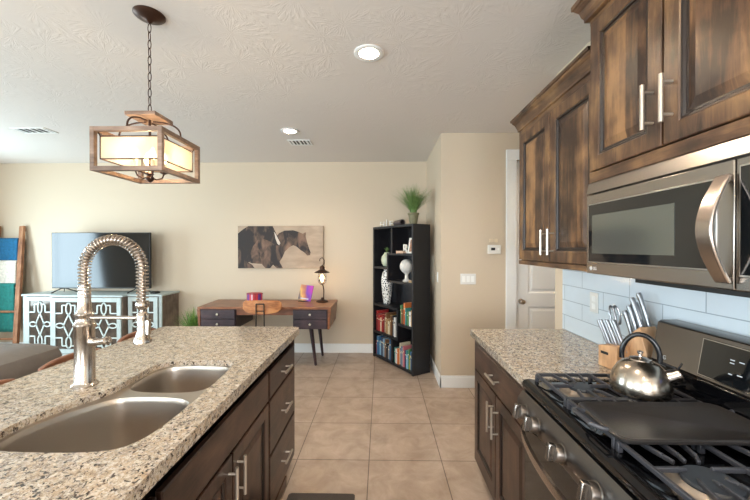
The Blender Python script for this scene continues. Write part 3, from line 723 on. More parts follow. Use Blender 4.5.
MB().bar(b0-Vector((0, 0, .03)), KB @ Vector((-.020, .045, .20)), .010, .014).build('blade', M_kn, sc_, bevel=.002)

# outlets, switches, thermostat
M_plate = mat('plate_white', '#dedcd6', .4)
def plate_thing(name, label, cat, c0, axis, w_, h_, inner, group=None):
    x, y, z = c0; t = thing(name, label, cat, c0, group)
    def bx(mb, u0, u1, z0, z1, d0, d1):
        if axis == 'x': return mb.box(x-d1, x-d0, y+u0, y+u1, z+z0, z+z1)
        return mb.box(x+u0, x+u1, y-d1, y-d0, z+z0, z+z1)
    bx(MB(), -w_/2, w_/2, -h_/2, h_/2, .0005, .006).build('cover_plate', M_plate, t, bevel=.002)
    for nm, u0, u1, z0, z1, d1, m in inner: bx(MB(), u0, u1, z0, z1, .006, d1).build(nm, m, t, bevel=.001)
    return t
M_rock = mat('rocker_white', '#f0efea', .3)
plate_thing('light_switch', 'triple rocker light switch plate left of the pantry door', 'light switch', (.934, YP, 1.167), 'y', .165, .115, [('rocker', -.0633, -.0300, -.033, .033, .010, M_rock), ('rocker', -.0166, .0166, -.033, .033, .010, M_rock), ('rocker', .0300, .0633, -.033, .033, .010, M_rock)])
plate_thing('light_switch', 'light switch plate on the narrow side wall behind the bookshelf', 'light switch', (XP, 3.93, 1.17), 'x', .075, .115, [('rocker', -.0166, .0166, -.033, .033, .010, M_rock)])
plate_thing('outlet', 'white wall outlet on the tiled backsplash', 'outlet', (XR-.008, 2.02, 1.185), 'x', .075, .115, [('socket', -.017, .017, .006, .038, .008, M_rock), ('socket', -.017, .017, -.038, -.006, .008, M_rock)])
t = thing('thermostat', 'white wall thermostat with a small dark screen beside the pantry door', 'thermostat', (1.211, YP, 1.485))
MB().box(1.141, 1.277, YP-.025, YP-.0005, 1.437, 1.532).build('housing', M_plate, t, bevel=.006)
MB().box(1.172, 1.215, YP-.0265, YP-.0245, 1.475, 1.503).build('screen', M_mblk, t)
MB().lathe([(.012, 0), (.012, .003), (0, .004)], (1.25, YP-.025, 1.487), 16, (0, -1, 0)).build('dial', M_rock, t, smooth=True)
sn = MB().box(1.158, 1.197, YP-.014, YP-.0005, 1.56, 1.60).box(1.208, 1.247, YP-.014, YP-.0005, 1.56, 1.60).box(1.19, 1.215, YP-.006, YP-.0005, 1.565, 1.595).build('wall_sensor', mat('sensor_cream', '#d8c8ae', .5), bevel=.002, at=(1.203, YP, 1.58))
tag(sn, 'small pale twin wall sensor right above the thermostat', 'sensor')

# ------------------------------------------------------------------ ceiling fixtures
def can_light(x, y, label):
    t = thing('ceiling_light', label, 'ceiling light', (x, y, H), 'recessed ceiling lights')
    MB().lathe([(.062, -.001), (.062, -.006), (.088, -.010), (.095, -.006), (.096, -.001)], (x, y, H), 32).build('trim_ring', M_white, t, smooth=True)
    MB().lathe([(.061, -.004), (0, -.004)], (x, y, H), 32).build('lens', mat('lamp_lens', '#fff3dd', .5, emit='#fff0d8', estr=20), t)
    d = bpy.data.lights.new('lamp_glow', 'SPOT'); d.energy = CAN_POWER; d.color = CAN_COLOR; d.spot_size = 2.6; d.spot_blend = .6; d.shadow_soft_size = .06
    o = bpy.data.objects.new('lamp_glow', d); COL.objects.link(o); o.parent = t; o.location = (0, 0, -.02)
can_light(-.076, 2.189, 'recessed ceiling light over the kitchen aisle, the nearer one')
can_light(-.957, 3.629, 'recessed ceiling light near the square vent, the farther one')
can_light(-.05, .55, 'recessed ceiling light above the range aisle, out of frame')
can_light(-.05, -1.3, 'recessed ceiling light at the near end of the kitchen, out of frame')
can_light(2.3, 3.15, 'added recessed ceiling light in the side passage, out of frame')  # unseen lamp added to brighten the pantry door
def vent(x, y, label, sx=.30, sy=.20, rz=0):
    t = thing('ceiling_vent', label, 'vent', (x, y, H), 'ceiling vents')
    MB().box(x-sx/2, x+sx/2, y-sy/2, y-sy/2+.02, H-.008, H-.0005).box(x-sx/2, x+sx/2, y+sy/2-.02, y+sy/2, H-.008, H-.0005).box(x-sx/2, x-sx/2+.02, y-sy/2+.02, y+sy/2-.02, H-.008, H-.0005).box(x+sx/2-.02, x+sx/2, y-sy/2+.02, y+sy/2-.02, H-.008, H-.0005).build('frame', M_white, t, bevel=.002)
    MB().box(x-sx/2+.02, x+sx/2-.02, y-sy/2+.02, y+sy/2-.02, H-.002, H-.0005).build('backing', mat('vent_dark', '#4a4744', .8), t)
    mb = MB(); n = 5
    for i in range(n):
        xx = x-sx/2+.045+i*(sx-.09)/(n-1)
        mb.bar((xx, y-sy/2+.02, H-.007), (xx, y+sy/2-.02, H-.007), .026 if i % 2 == 0 else .014, .002)
    mb.build('louvers', M_white, t)
vent(-.94, 4.02, 'white ceiling vent beside the farther recessed light', .26, .20)
vent(-3.62, 3.56, 'white ceiling vent above the television side of the room', .36, .17)

# pendant lantern
PX, PY = -1.222, 1.812
M_pw = wood('lantern_wood', '#5a4638', '#7d6453', '#9a8270', grain='x', rough=.55, knots=False)
pn = thing('pendant_light', 'square wood framed lantern pendant hanging on a chain over the island', 'pendant light', (PX, PY, 1.86))
MB().lathe([(.075, -.001), (.075, -.006), (.066, -.014), (.045, -.024), (.018, -.030), (.008, -.044), (0, -.046)], (PX, PY, H), 36).build('canopy', M_bronze, pn, smooth=True)
ch = MB(); z = H-.048; k = 0
while z > 2.215:
    pts = []
    for i in range(14):
        a = 2*PI*i/14; dx = .0085*math.cos(a); dz = .024*math.sin(a)
        pts.append((PX+(dx if k % 2 == 0 else 0), PY+(0 if k % 2 == 0 else dx), z-.024+dz))
    ch.tube(pts, .0024, 6, closed=True); z -= .0425; k += 1
ch.build('chain', M_bronze, pn, smooth=True)
MB().box(PX-.078, PX+.078, PY-.078, PY+.078, 2.176, 2.196).build('top_plate', M_pw, pn, bevel=.002)
z0, z1, hw, bt = 1.872, 2.084, .1645, .022
def frame_bars():
    mb = MB()
    for sx in (-1, 1):
        for sy in (-1, 1): mb.box(PX+sx*hw-bt/2, PX+sx*hw+bt/2, PY+sy*hw-bt/2, PY+sy*hw+bt/2, z0, z1)
    for zz in (z0, z1-bt):
        for s_ in (-1, 1):
            mb.box(PX-hw+bt/2, PX+hw-bt/2, PY+s_*hw-bt/2, PY+s_*hw+bt/2, zz, zz+bt)
            mb.box(PX+s_*hw-bt/2, PX+s_*hw+bt/2, PY-hw+bt/2, PY+hw-bt/2, zz, zz+bt)
    return mb
frame_bars().build('frame', M_pw, pn, bevel=.0015)
M_scr = mat('lantern_screen', '#f3e6d0', .6, trans=.0)
m, N_, L_, P_ = base('lantern_mesh_screen'); P_.inputs['Base Color'].default_value = lin('#f3e4cc'); P_.inputs['Roughness'].default_value = .6
tr = N_.new('ShaderNodeBsdfTransparent'); tl = N_.new('ShaderNodeBsdfTranslucent'); tl.inputs[0].default_value = lin('#fff0d8')
a1 = N_.new('ShaderNodeMixShader'); a1.inputs[0].default_value = .6; L_.new(P_.outputs[0], a1.inputs[1]); L_.new(tl.outputs[0], a1.inputs[2])
a2 = N_.new('ShaderNodeMixShader'); a2.inputs[0].default_value = .5; L_.new(a1.outputs[0], a2.inputs[1]); L_.new(tr.outputs[0], a2.inputs[2])
L_.new(a2.outputs[0], N_['Material Output'].inputs['Surface'])
sh = MB(); hs = .146
for s_ in (-1, 1):
    sh.box(PX-hs, PX+hs, PY+s_*hs-.001, PY+s_*hs+.001, 1.935, 2.045); sh.box(PX+s_*hs-.001, PX+s_*hs+.001, PY-hs, PY+hs, 1.935, 2.045)
sh.build('screen_shade', m, pn)
rm = MB()
for zz in (1.935, 2.045):
    q = [(PX-hs, PY-hs, zz), (PX+hs, PY-hs, zz), (PX+hs, PY+hs, zz), (PX-hs, PY+hs, zz)]
    for i in range(4): rm.cyl(q[i], q[(i+1) % 4], .0035, seg=6)
for sx in (-1, 1):
    for sy in (-1, 1):
        rm.cyl((PX+sx*hs, PY+sy*hs, 1.935), (PX+sx*hs, PY+sy*hs, 2.045), .003, seg=6)
        rm.cyl((PX+sx*hs, PY+sy*hs, 2.045), (PX+sx*(hw-.01), PY+sy*(hw-.01), 2.075), .003, seg=6)
rm.build('shade_wires', M_bronze, pn, smooth=True)
sc2 = MB()
for sx, sy in ((-1, 0), (1, 0), (0, -1), (0, 1)):
    pts = []
    for i in range(15):
        t = i/14; rr = .02+(hw-.02)*math.sin(t*PI/2)**1.0; zz = 2.085+.08*math.cos(t*PI/2)**.8 if t < 1 else 2.085
        pts.append((PX+sx*rr, PY+sy*rr, zz))
    sc2.tube(pts, .0045, 8)
sc2.build('scroll_arms', M_bronze, pn, smooth=True)
MB().cyl((PX, PY, 2.176), (PX, PY, 1.875), .006, seg=10).lathe([(.004, -.048), (.014, -.04), (.022, -.026), (.012, -.012), (.020, -.004), (.008, .01)], (PX, PY, 1.895), 20).build('stem', M_bronze, pn, smooth=True)
M_bulb = mat('candle_bulb', '#fff0d0', .3, emit='#ffd9a0', estr=14)
for i in range(4):
    a = PI/4+i*PI/2; cx, cy = PX+.065*math.cos(a), PY+.065*math.sin(a)
    MB().tube([(PX, PY, 1.878), (PX+.03*math.cos(a), PY+.03*math.sin(a), 1.864), (PX+.056*math.cos(a), PY+.056*math.sin(a), 1.876), (cx, cy, 1.900)], .004, 8).lathe([(.006, 0), (.020, .006), (.020, .010), (.009, .012)], (cx, cy, 1.898), 16).build('candle_arm', M_bronze, pn, smooth=True)
    MB().cyl((cx, cy, 1.910), (cx, cy, 1.955), .0095, seg=14).build('candle_sleeve', mat('candle_cream', '#e9d8b8', .5), pn, smooth=True)
    MB().lathe([(.006, 0), (.013, .010), (.016, .024), (.012, .042), (.004, .060), (0, .066)], (cx, cy, 1.955), 14).build('bulb', M_bulb, pn, smooth=True)
d = bpy.data.lights.new('pendant_glow', 'POINT'); d.energy = 3; d.color = (1, .76, .48); d.shadow_soft_size = .03
o = bpy.data.objects.new('pendant_glow', d); COL.objects.link(o); o.parent = pn; o.location = (0, 0, 1.99-1.86)

# ------------------------------------------------------------------ media console, television
M_aqua = mat('aqua_paint', '#b0bbb9', .5, var=.08, vscale=20)
M_cwood = wood('console_wood', '#54473c', '#74655a', '#8b7c6e', grain='z', rough=.55, knots=False)
M_mirror = mat('console_glass', '#5a5048', .08, .4, var=.35, vscale=14)
cs = thing('media_console', 'pale aqua media console with lattice front doors under the television', 'media console', (-3.84, 4.72, 0))
CX0, CX1, CYF, CYB = -4.775, -2.905, 4.53, 4.93
MB().box(CX0+.01, CX1-.01, CYF+.02, CYB, .10, .86).build('body', M_cwood, cs, bevel=.002)
MB().prism([(CX0-.01, CYF-.015), (CX0-.01, CYB), (CX1+.01, CYB), (CX1+.01, CYF-.015), (-3.36, CYF-.015), (-3.36, CYF-.095), (-4.32, CYF-.095), (-4.32, CYF-.015)], .86, .883, 'z').build('top', M_aqua, cs, bevel=.003)
MB().box(-4.31, -3.37, CYF-.08, CYF+.02, .10, .86).build('center_bay', M_cwood, cs, bevel=.002)
MB().box(CX0, CX0+.04, CYF, CYF+.02, .06, .86).box(CX1-.04, CX1, CYF, CYF+.02, .06, .86).box(CX0, -4.31, CYF, CYF+.02, .06, .12).box(-3.37, CX1, CYF, CYF+.02, .06, .12).box(-4.31, -3.37, CYF-.1, CYF-.08, .06, .12).build('face_frame', M_aqua, cs, bevel=.002)
for lx in (CX0+.03, -4.27, -3.41, CX1-.03):
    for ly in (CYF+.03, CYB-.03): MB().box(lx-.02, lx+.02, ly-.02, ly+.02, 0, .10).build('foot', M_aqua, cs, bevel=.002)
def lattice_door(x0, x1, yf, z0=.125, z1=.85):
    d = MB(); fw = .055
    d.box(x0, x0+fw, yf-.02, yf, z0, z1).box(x1-fw, x1, yf-.02, yf, z0, z1).box(x0+fw, x1-fw, yf-.02, yf, z0, z0+fw).box(x0+fw, x1-fw, yf-.02, yf, z1-fw, z1)
    d = d.build('door', M_aqua, cs, bevel=.003)
    MB().box(x0+fw, x1-fw, yf-.008, yf-.004, z0+fw, z1-fw).build('glass', M_mirror, d)
    cx = (x0+x1)/2; cz = (z0+z1)/2; w2 = (x1-x0)/2-fw; h2 = (z1-z0)/2-fw; m_ = MB(); yy = yf-.012
    def seg(a, b, r=.0085):
        m_.bar((cx+a[0]*w2, yy, cz+a[1]*h2), (cx+b[0]*w2, yy, cz+b[1]*h2), .014, .012, up=(0, 1, 0))
    def path(ps):
        for a, b in zip(ps, ps[1:]): seg(a, b)
    def oval(ox, oz, rx, rz):
        ps = [(ox+rx*math.cos(2*PI*i/14), oz+rz*math.sin(2*PI*i/14)) for i in range(15)]; path(ps)
    oval(0, .72, .20, .24); oval(0, -.72, .20, .24); oval(.68, 0, .30, .10); oval(-.68, 0, .30, .10)
    for sx in (-1, 1):
        for sz in (-1, 1):
            path([(0, sz*.48), (sx*.40, 0)])
            path([(sx*.18, sz*.86), (sx*.5, sz*.86), (sx*.5, sz*.52), (sx*1.0, sz*.52)])
            path([(0, sz*.96), (0, sz*1.0)])
    m_.build('lattice', mat('lattice_pale', '#cfdad8', .45), d)
    return d
lattice_door(CX0+.045, -4.335, CYF)
lattice_door(-4.30, -3.845, CYF-.08)
lattice_door(-3.835, -3.38, CYF-.08)
lattice_door(-3.345, CX1-.045, CYF)
tv = thing('television', 'flat screen television standing on the aqua media console', 'television', (-3.84, 4.68, .885))
TX0, TX1, TZ0, TZ1 = -4.52, -3.155, .945, 1.712
MB().box(TX0, TX1, 4.67, 4.705, TZ0, TZ1).box(TX0+.3, TX1-.3, 4.705, 4.74, TZ0+.05, TZ0+.45).build('housing', M_mblk, tv, bevel=.003)
MB().box(TX0+.008, TX1-.008, 4.6685, 4.671, TZ0+.014, TZ1-.008).build('screen', mat('tv_screen', '#0b0f11', .10, spec=.55), tv)
for sx in (-1, 1):
    cx = -3.84+sx*.52
    MB().tube([(cx-.10, 4.60, .890), (cx-.02, 4.66, .945), (cx+.02, 4.68, .948), (cx+.09, 4.79, .890)], .008, 8).tube([(cx-.10, 4.79, .890), (cx, 4.69, .945)], .006, 8).build('leg', M_mblk, tv, smooth=True)
rc = MB().loft([rr3(-3.12, -3.02, 4.60, 4.70, .03, .884), rr3(-3.122, -3.018, 4.598, 4.702, .03, .9), rr3(-3.10, -3.04, 4.62, 4.68, .02, .912)]).build('streaming_box', M_mblk, smooth=True, at=(-3.07, 4.65, .884))
tag(rc, 'small black box on the right end of the media console', 'media box')

# blanket ladder at far left
M_lw = wood('ladder_wood', '#6b432c', '#8f6041', '#ab7c5a', grain='z', rough=.6, knots=False)
lad = thing('blanket_ladder', 'rustic wooden blanket ladder leaning against the wall at far left', 'ladder', (-5.2, 4.7, 0))
RB, RT = Vector((-4.965, 4.60, .0)), Vector((-5.165, 4.90, 1.815))
LB, LT = RB+Vector((-.42, 0, 0)), RT+Vector((-.36, 0, 0))
for a, b in ((RB, RT), (LB, LT)): MB().bar(a, b, .062, .04, up=(0, 1, 0)).build('rail', M_lw, lad, bevel=.004)
def lerp(a, b, t): return a+(b-a)*t
for t in (.14, .34, .535, .71, .885):
    MB().cyl(lerp(LB, LT, t), lerp(RB, RT, t), .016, seg=12).build('rung', M_lw, lad, smooth=True)
def blanket(t, zlen, color, label, wid=.34, seed=0, bump=.6, bs=120):
    a = lerp(LB, LT, t); b = lerp(RB, RT, t); mid = (a+b)/2+Vector((-.012, 0, 0)); rnd = random.Random(seed)
    mb = MB(); n = 15; prof = []
    for i in range(8): prof.append((.030, -zlen*.8*(1-i/8)))
    for i in range(7): an = PI*i/6; prof.append((.030*math.cos(an), .030*math.sin(an)))
    for i in range(1, 11): prof.append((-.030-.006*i/10, -zlen*i/10))
    rings = []
    for k, (dy, dz) in enumerate(prof):
        row = []
        for i in range(n):
            x = mid.x-wid/2+wid*i/(n-1); wv = .006*math.sin(i*1.7+seed)*min(1, abs(dz)/.2)
            row.append((x, mid.y+dy+wv-.0 + (dz*(.29/1.8)*-.0), mid.z+dz))
        rings.append(row)
    mb.loft(rings, False, False, False)
    o = mb.build('blanket', mat('blanket_'+color[1:], color, .95, bump=bump, bscale=bs, var=.2, vscale=30), at=tuple(mid), smooth=True)
    s_ = o.modifiers.new('solid', 'SOLIDIFY'); s_.thickness = .014; s_.offset = 0
    return tag(o, label, 'blanket', 'blankets on the ladder')
blanket(.885, .33, '#1c5f86', 'deep blue blanket folded over the top rung of the ladder', seed=1)
blanket(.71, .36, '#cfc8bb', 'cream knitted blanket hanging on the middle of the ladder', seed=2)
blanket(.535, .64, '#1f6f68', 'teal green blanket hanging lowest on the ladder', seed=3)

# ------------------------------------------------------------------ painting with two horses
pt = thing('canvas_painting', 'wide canvas picture of two dark running horses above the desk', 'painting', (-1.43, YB, 1.21))
PX0, PX1, PZ0, PZ1 = -2.047, -.822, 1.208, 1.815
MB().box(PX0, PX1, 4.912, YB-.002, PZ0, PZ1).build('canvas', mat('canvas_tan', '#a8937e', .7, var=.18, vscale=5, stretch=(1, 1, 3)), pt, bevel=.003)
def P2(p): return (PX0+(p[0]-45)/447*(PX1-PX0), PZ1-(p[1]-58)/224*(PZ1-PZ0))
def paint(name, pts, m, lay):
    mb = MB(); q = [P2(p) for p in pts]; vs = [mb.bm.verts.new((x, 4.9115-.0006*lay, z)) for x, z in q]
    es = [mb.bm.edges.new((vs[i], vs[(i+1) % len(vs)])) for i in range(len(vs))]
    bmesh.ops.triangle_fill(mb.bm, use_beauty=True, edges=es)
    return mb
def horse_mat(name, sc, lo, hi):
    m, N, L, P = base(name); tc = N.new('ShaderNodeTexCoord'); n = N.new('ShaderNodeTexNoise'); n.inputs['Scale'].default_value = sc; n.inputs['Detail'].default_value = 5; n.inputs['Distortion'].default_value = .7
    mp = N.new('ShaderNodeMapping'); mp.inputs['Rotation'].default_value = (0, .6, 0); mp.inputs['Scale'].default_value = (1.6, 1, .8); L.new(tc.outputs['Object'], mp.inputs[0]); L.new(mp.outputs[0], n.inputs['Vector'])
    r = N.new('ShaderNodeValToRGB'); e = r.color_ramp.elements; e[0].position = lo; e[0].color = lin('#231a17'); e[1].position = hi; e[1].color = lin('#8a6a55')
    L.new(n.outputs['Fac'], r.inputs[0]); L.new(r.outputs[0], P.inputs['Base Color']); P.inputs['Roughness'].default_value = .65; return m
MH = horse_mat('horse_coat', 5, .44, .72); MHb = mat('horse_brown', '#7a5a47', .6, var=.4, vscale=14); MHl = mat('horse_blaze', '#c9bcae', .6)
right_h = [(250,110),(262,96),(290,83),(335,81),(365,90),(386,100),(399,91),(402,98),(400,112),(406,135),(414,165),(426,198),(423,212),(409,214),(396,199),(375,186),(352,166),(335,160),(315,170),(292,193),(278,225),(264,247),(282,281),(250,281),(230,262),(214,281),(190,281),(170,258),(120,255),(80,240),(80,130),(150,130)]
left_h = [(46,98),(70,78),(95,62),(100,59),(228,59),(238,80),(255,118),(268,148),(263,162),(248,161),(225,146),(200,134),(180,126),(150,132),(125,165),(112,200),(120,240),(100,250),(120,262),(133,280),(100,280),(60,281),(46,281)]
paint('h', right_h, MH, 1).build('horse_motif', MH, pt); paint('h', left_h, MH, 2).build('horse_motif', horse_mat('horse_coat_dark', 6, .52, .86), pt)
paint('x', [(236,88),(246,104),(268,148),(262,160),(252,150),(242,122)], None, 4).build('horse_blaze', MHl, pt)

# ------------------------------------------------------------------ desk
M_dt = wood('desk_top_wood', '#643d28', '#855236', '#a06d48', grain='x', rough=.35, knots=False)
M_dd = wood('desk_dark_wood', '#241a20', '#3a2a30', '#4c383c', grain='x', rough=.4, knots=False)
dk = thing('desk', 'retro wooden writing desk with dark drawers standing under the horse picture', 'desk', (-1.45, 4.55, 0))
DX0, DX1, DYF, DYB, DZ = -2.27, -.612, 4.23, 4.87, .772
MB().prism([(DX0, DYF), (DX1, DYF), (DX1-.0, DYB), (DX0-.04, DYB)], DZ-.028, DZ, 'z').build('top', M_dt, dk, bevel=.003)
for nm, xa, xb, sg in (('left', DX0+.03, -1.80, -1), ('right', -1.09, DX1-.045, 1)):
    MB().box(xa, xb, DYF+.03, DYB-.03, .495, DZ-.028).build('pedestal', M_dd, dk, bevel=.002)
    for zz0, zz1 in ((.505, .615), (.625, .735)):
        dw = MB().box(xa+.008, xb-.008, DYF+.008, DYF+.03, zz0, zz1).build('drawer', M_dd, dk, bevel=.003)
        MB().lathe([(.006, 0), (.006, .01), (.014, .014), (.014, .022), (0, .026)], ((xa+xb)/2, DYF+.008, (zz0+zz1)/2), 16, (0, -1, 0)).build('knob', mat('knob_pewter', '#b8ae9c', .3, .9), dw, smooth=True)
    xe = xb if sg > 0 else xa
    MB().prism([(xe, DZ-.028), (xe+sg*.042, DZ-.028), (xe+sg*.02, .50), (xe, .49)], DYF+.012, DYB-.02, 'y').build('end_panel', M_dt, dk, bevel=.003)
MB().box(-1.80, -1.09, DYF+.04, DYF+.06, .665, DZ-.028).build('apron', M_dt, dk, bevel=.002)
for (tx, ty, bx2, by2) in ((-.895, 4.40, -.833, 4.40), (-.86, 4.76, -.812, 4.80), (-2.05, 4.40, -2.11, 4.40), (-2.05, 4.76, -2.12, 4.80)):
    MB().tube([(tx, ty, .497), (bx2, by2, 0)], [.030, .017], 4).build('leg', M_dd, dk, bevel=.003)
# desk chair
chx = -1.375
dc = thing('desk_chair', 'metal frame chair with a curved wooden backrest tucked under the desk', 'chair', (chx, 4.15, 0))
rings = []
for i in range(13):
    t = i/12; x = chx-.225+.45*t; yb = 3.935+.035*(1-(2*t-1)**2)*-1+.035; e = abs(2*t-1); zt = .900-.010*e**2; zb = .742+.035*e**3
    if i in (0, 12): zt -= .02; zb += .02
    rings.append([(x, yb, zb), (x, yb, zt), (x, yb+.014, zt), (x, yb+.014, zb)])
MB().loft(rings).build('backrest', wood('chair_wood', '#8a542c', '#b87440', '#d0925a', grain='x', rough=.4, knots=False), dc, bevel=.003)
M_cm = mat('chair_metal', '#3c3a38', .4, .8)
cf = MB()
for s_ in (-1, 1): cf.tube([(chx-.005+s_*.045, 3.918, .86), (chx-.005+s_*.047, 3.922, .60), (chx-.005+s_*.052, 3.96, .49), (chx-.005+s_*.055, 4.05, .475)], .007, 8)
cf.cyl((chx-.05, 3.918, .86), (chx+.04, 3.918, .86), .007, seg=8).cyl((chx-.05, 3.918, .78), (chx+.04, 3.918, .78), .006, seg=8).build('back_frame', M_cm, dc, smooth=True)
MB().loft([rr3(chx-.19, chx+.19, 3.98, 4.36, .05, .478), rr3(chx-.195, chx+.195, 3.975, 4.365, .05, .49), rr3(chx-.185, chx+.185, 3.985, 4.355, .05, .50)]).build('seat', mat('chair_seat_wood', '#4a3224', .4), dc, smooth=True)
for sx in (-1, 1):
    for sy, yy in ((-1, 4.02), (1, 4.32)):
        MB().cyl((chx+sx*.14, yy, .478), (chx+sx*.20, yy+sy*.05, 0), .009, seg=10).build('leg', M_cm, dc, smooth=True)

# desk items
rb = thing('gift_box', 'round red and purple striped box on the desk behind the chair', 'box', (-1.69, 4.60, DZ))
cols = ['#b3202a', '#c9303a', '#5c3c8c', '#8f1722', '#d8b0b8', '#6a2b7c', '#b3202a']
ms = [mat('stripe_'+c_[1:], c_, .5) for c_ in dict.fromkeys(cols)]
keys = list(dict.fromkeys(cols)); mb = MB(); n = 28
for i in range(n):
    a0, a1 = 2*PI*i/n, 2*PI*(i+1)/n; mb.mi = keys.index(cols[(i*3) % 7])
    mb.loft([[(-1.69+.105*math.cos(a)*k, 4.60+.075*math.sin(a)*k, z) for a in (a0, a1)] for k, z in ((.96, DZ+.001), (1, DZ+.008), (1, DZ+.118), (.97, DZ+.126))], False, False, False)
mb.mi = 0; mb.poly([(-1.69+.102*math.cos(2*PI*i/n), 4.60+.073*math.sin(2*PI*i/n), DZ+.126) for i in range(n)])
mb.build('body', ms, rb)
MB().tube([(-1.69+.106*math.cos(a), 4.60+.076*math.sin(a), DZ+.118) for a in [2*PI*i/24 for i in range(24)]], .004, 6, closed=True).build('lid_band', mat('stripe_8f1722', '#8f1722', .5), rb, smooth=True)
# leaning purple and orange picture book
m, N_, L_, P_ = base('cover_art'); tc = N_.new('ShaderNodeTexCoord'); n1 = N_.new('ShaderNodeTexNoise'); n1.inputs['Scale'].default_value = 4.5; L_.new(tc.outputs['Object'], n1.inputs['Vector'])
sp_ = N_.new('ShaderNodeSeparateXYZ'); L_.new(tc.outputs['Object'], sp_.inputs[0]); q = N_.new('ShaderNodeMath'); q.operation = 'MULTIPLY_ADD'; q.inputs[1].default_value = 2.6; q.inputs[2].default_value = .0
L_.new(sp_.outputs[0], q.inputs[0]); ad = N_.new('ShaderNodeMath'); ad.operation = 'ADD'; L_.new(q.outputs[0], ad.inputs[0]); L_.new(n1.outputs['Fac'], ad.inputs[1])
r = N_.new('ShaderNodeValToRGB'); e = r.color_ramp.elements; e[0].position = .15; e[0].color = lin('#3a4468'); e[1].position = .9; e[1].color = lin('#c02ca0')
for p_, c_ in ((.35, '#e0b060'), (.5, '#b06a58'), (.62, '#6c3aa8')): k = e.new(p_); k.color = lin(c_)
L_.new(ad.outputs[0], r.inputs[0]); L_.new(r.outputs[0], P_.inputs['Base Color']); P_.inputs['Roughness'].default_value = .35
bkT = Matrix.Translation((-1.045, 4.68, DZ+.002)) @ Matrix.Rotation(math.radians(-14), 4, 'Z') @ Matrix.Rotation(math.radians(-17), 4, 'X') @ Matrix.Rotation(math.radians(5), 4, 'Y')
ab = thing('picture_book', 'purple and orange book propped upright on the desk beside the lamp', 'book', (-1.045, 4.68, DZ))
MB().box(-.095, .095, -.006, .006, .008, .225, bkT).build('cover', m, ab, bevel=.001)
MB().box(-.06, .06, -.0075, -.0062, .03, .045, bkT).build('title_band', mat('band_pale', '#c8ccd8', .4), ab)
MB().box(-.08, .08, -.01, .05, 0, .007, Matrix.Translation((-1.045, 4.68, DZ+.001))).bar((-1.045, 4.725, DZ+.004), (-1.045, 4.735, DZ+.12), .02, .004).build('stand', M_mblk, ab)
# lantern lamp
LX, LY = -.795, 4.66
lp = thing('table_lamp', 'bronze nautical lantern table lamp glowing on the right end of the desk', 'lamp', (LX, LY, DZ))
MB().lathe([(.082, .001), (.082, .008), (.07, .02), (.04, .028), (.018, .036), (.012, .06)], (LX, LY, DZ), 28).build('base', M_bronze, lp, smooth=True)
MB().tube([(LX+.02, LY+.0, DZ+.03), (LX+.022, LY, DZ+.16), (LX+.012, LY, DZ+.22), (LX, LY, DZ+.235)], .008, 10).build('stem', M_bronze, lp, smooth=True)
MB().lathe([(.018, 0), (.035, .012), (.030, .016)], (LX, LY, DZ+.232), 20).build('socket', M_bronze, lp, smooth=True)
MB().lathe([(.105, 0), (.100, .008), (.055, .03), (.035, .045), (.034, .075), (.02, .09), (.006, .10)], (LX, LY, DZ+.395), 28).build('lamp_shade', M_bronze, lp, smooth=True)
cg = MB()
for i in range(6):
    a = 2*PI*i/6
    cg.tube([(LX+r_*math.cos(a), LY+r_*math.sin(a), DZ+z_) for r_, z_ in ((.03, .245), (.052, .265), (.056, .32), (.048, .395))], .0025, 6)
for z_, r_ in ((.285, .0555), (.34, .055)): cg.tube([(LX+r_*math.cos(a), LY+r_*math.sin(a), DZ+z_) for a in [2*PI*i/20 for i in range(20)]], .0025, 6, closed=True)
cg.build('cage', M_bronze, lp, smooth=True)
MB().tube([(LX+.0, LY, DZ+.49), (LX+.028, LY, DZ+.52), (LX+.03, LY, DZ+.565), (LX, LY, DZ+.60), (LX-.03, LY, DZ+.58), (LX-.034, LY, DZ+.55)], .0055, 8).build('hook', M_bronze, lp, smooth=True)
MB().lathe([(.012, 0), (.02, .02), (.028, .055), (.022, .085), (0, .098)], (LX, LY, DZ+.27), 16).build('bulb', mat('edison_bulb', '#ffe3b0', .3, emit='#ffd08a', estr=14), lp, smooth=True)
d = bpy.data.lights.new('lantern_glow', 'POINT'); d.energy = 14; d.color = (1, .68, .38); d.shadow_soft_size = .03
o = bpy.data.objects.new('lantern_glow', d); COL.objects.link(o); o.parent = lp; o.location = (0, 0, .32)

# ------------------------------------------------------------------ plants
def blades(mb, c0, n, hgt, spread, w_=.006, rnd=random, bend=.3, xmin=-99, xmax=99):
    for i in range(n):
        a = rnd.uniform(0, 2*PI); rr = rnd.uniform(0, .35)*spread*.3; lean = rnd.uniform(.05, 1)**.8*spread; h_ = hgt*rnd.uniform(.6, 1)*(1-.25*lean/spread)
        dx, dy = math.cos(a), math.sin(a); pts = []
        px_, py_ = -dy, dx; prev = None
        L_r = []; R_r = []
        for k in range(5):
            t = k/4; r_ = rr+lean*(t**1.8); z_ = h_*(t-.12*bend*t*t*(lean/spread)); ww = w_*(1-t*.9)/2
            L_r.append(mb.bm.verts.new((c0[0]+dx*r_+px_*ww, c0[1]+dy*r_+py_*ww, c0[2]+z_))); R_r.append(mb.bm.verts.new((c0[0]+dx*r_-px_*ww, c0[1]+dy*r_-py_*ww, c0[2]+z_)))
        for v_ in L_r+R_r: v_.co.x = min(max(v_.co.x, xmin), xmax)
        for k in range(4): mb._f([L_r[k], R_r[k], R_r[k+1], L_r[k+1]])
    return mb
M_grass = mat('grass_green', '#6d9346', .55, var=.4, vscale=30)
M_grass2 = mat('grass_dark', '#668448', .55, var=.4, vscale=30)
fp = thing('potted_grass', 'green grass plant in a pot on the floor between console and desk', 'plant', (-2.53, 4.60, 0))
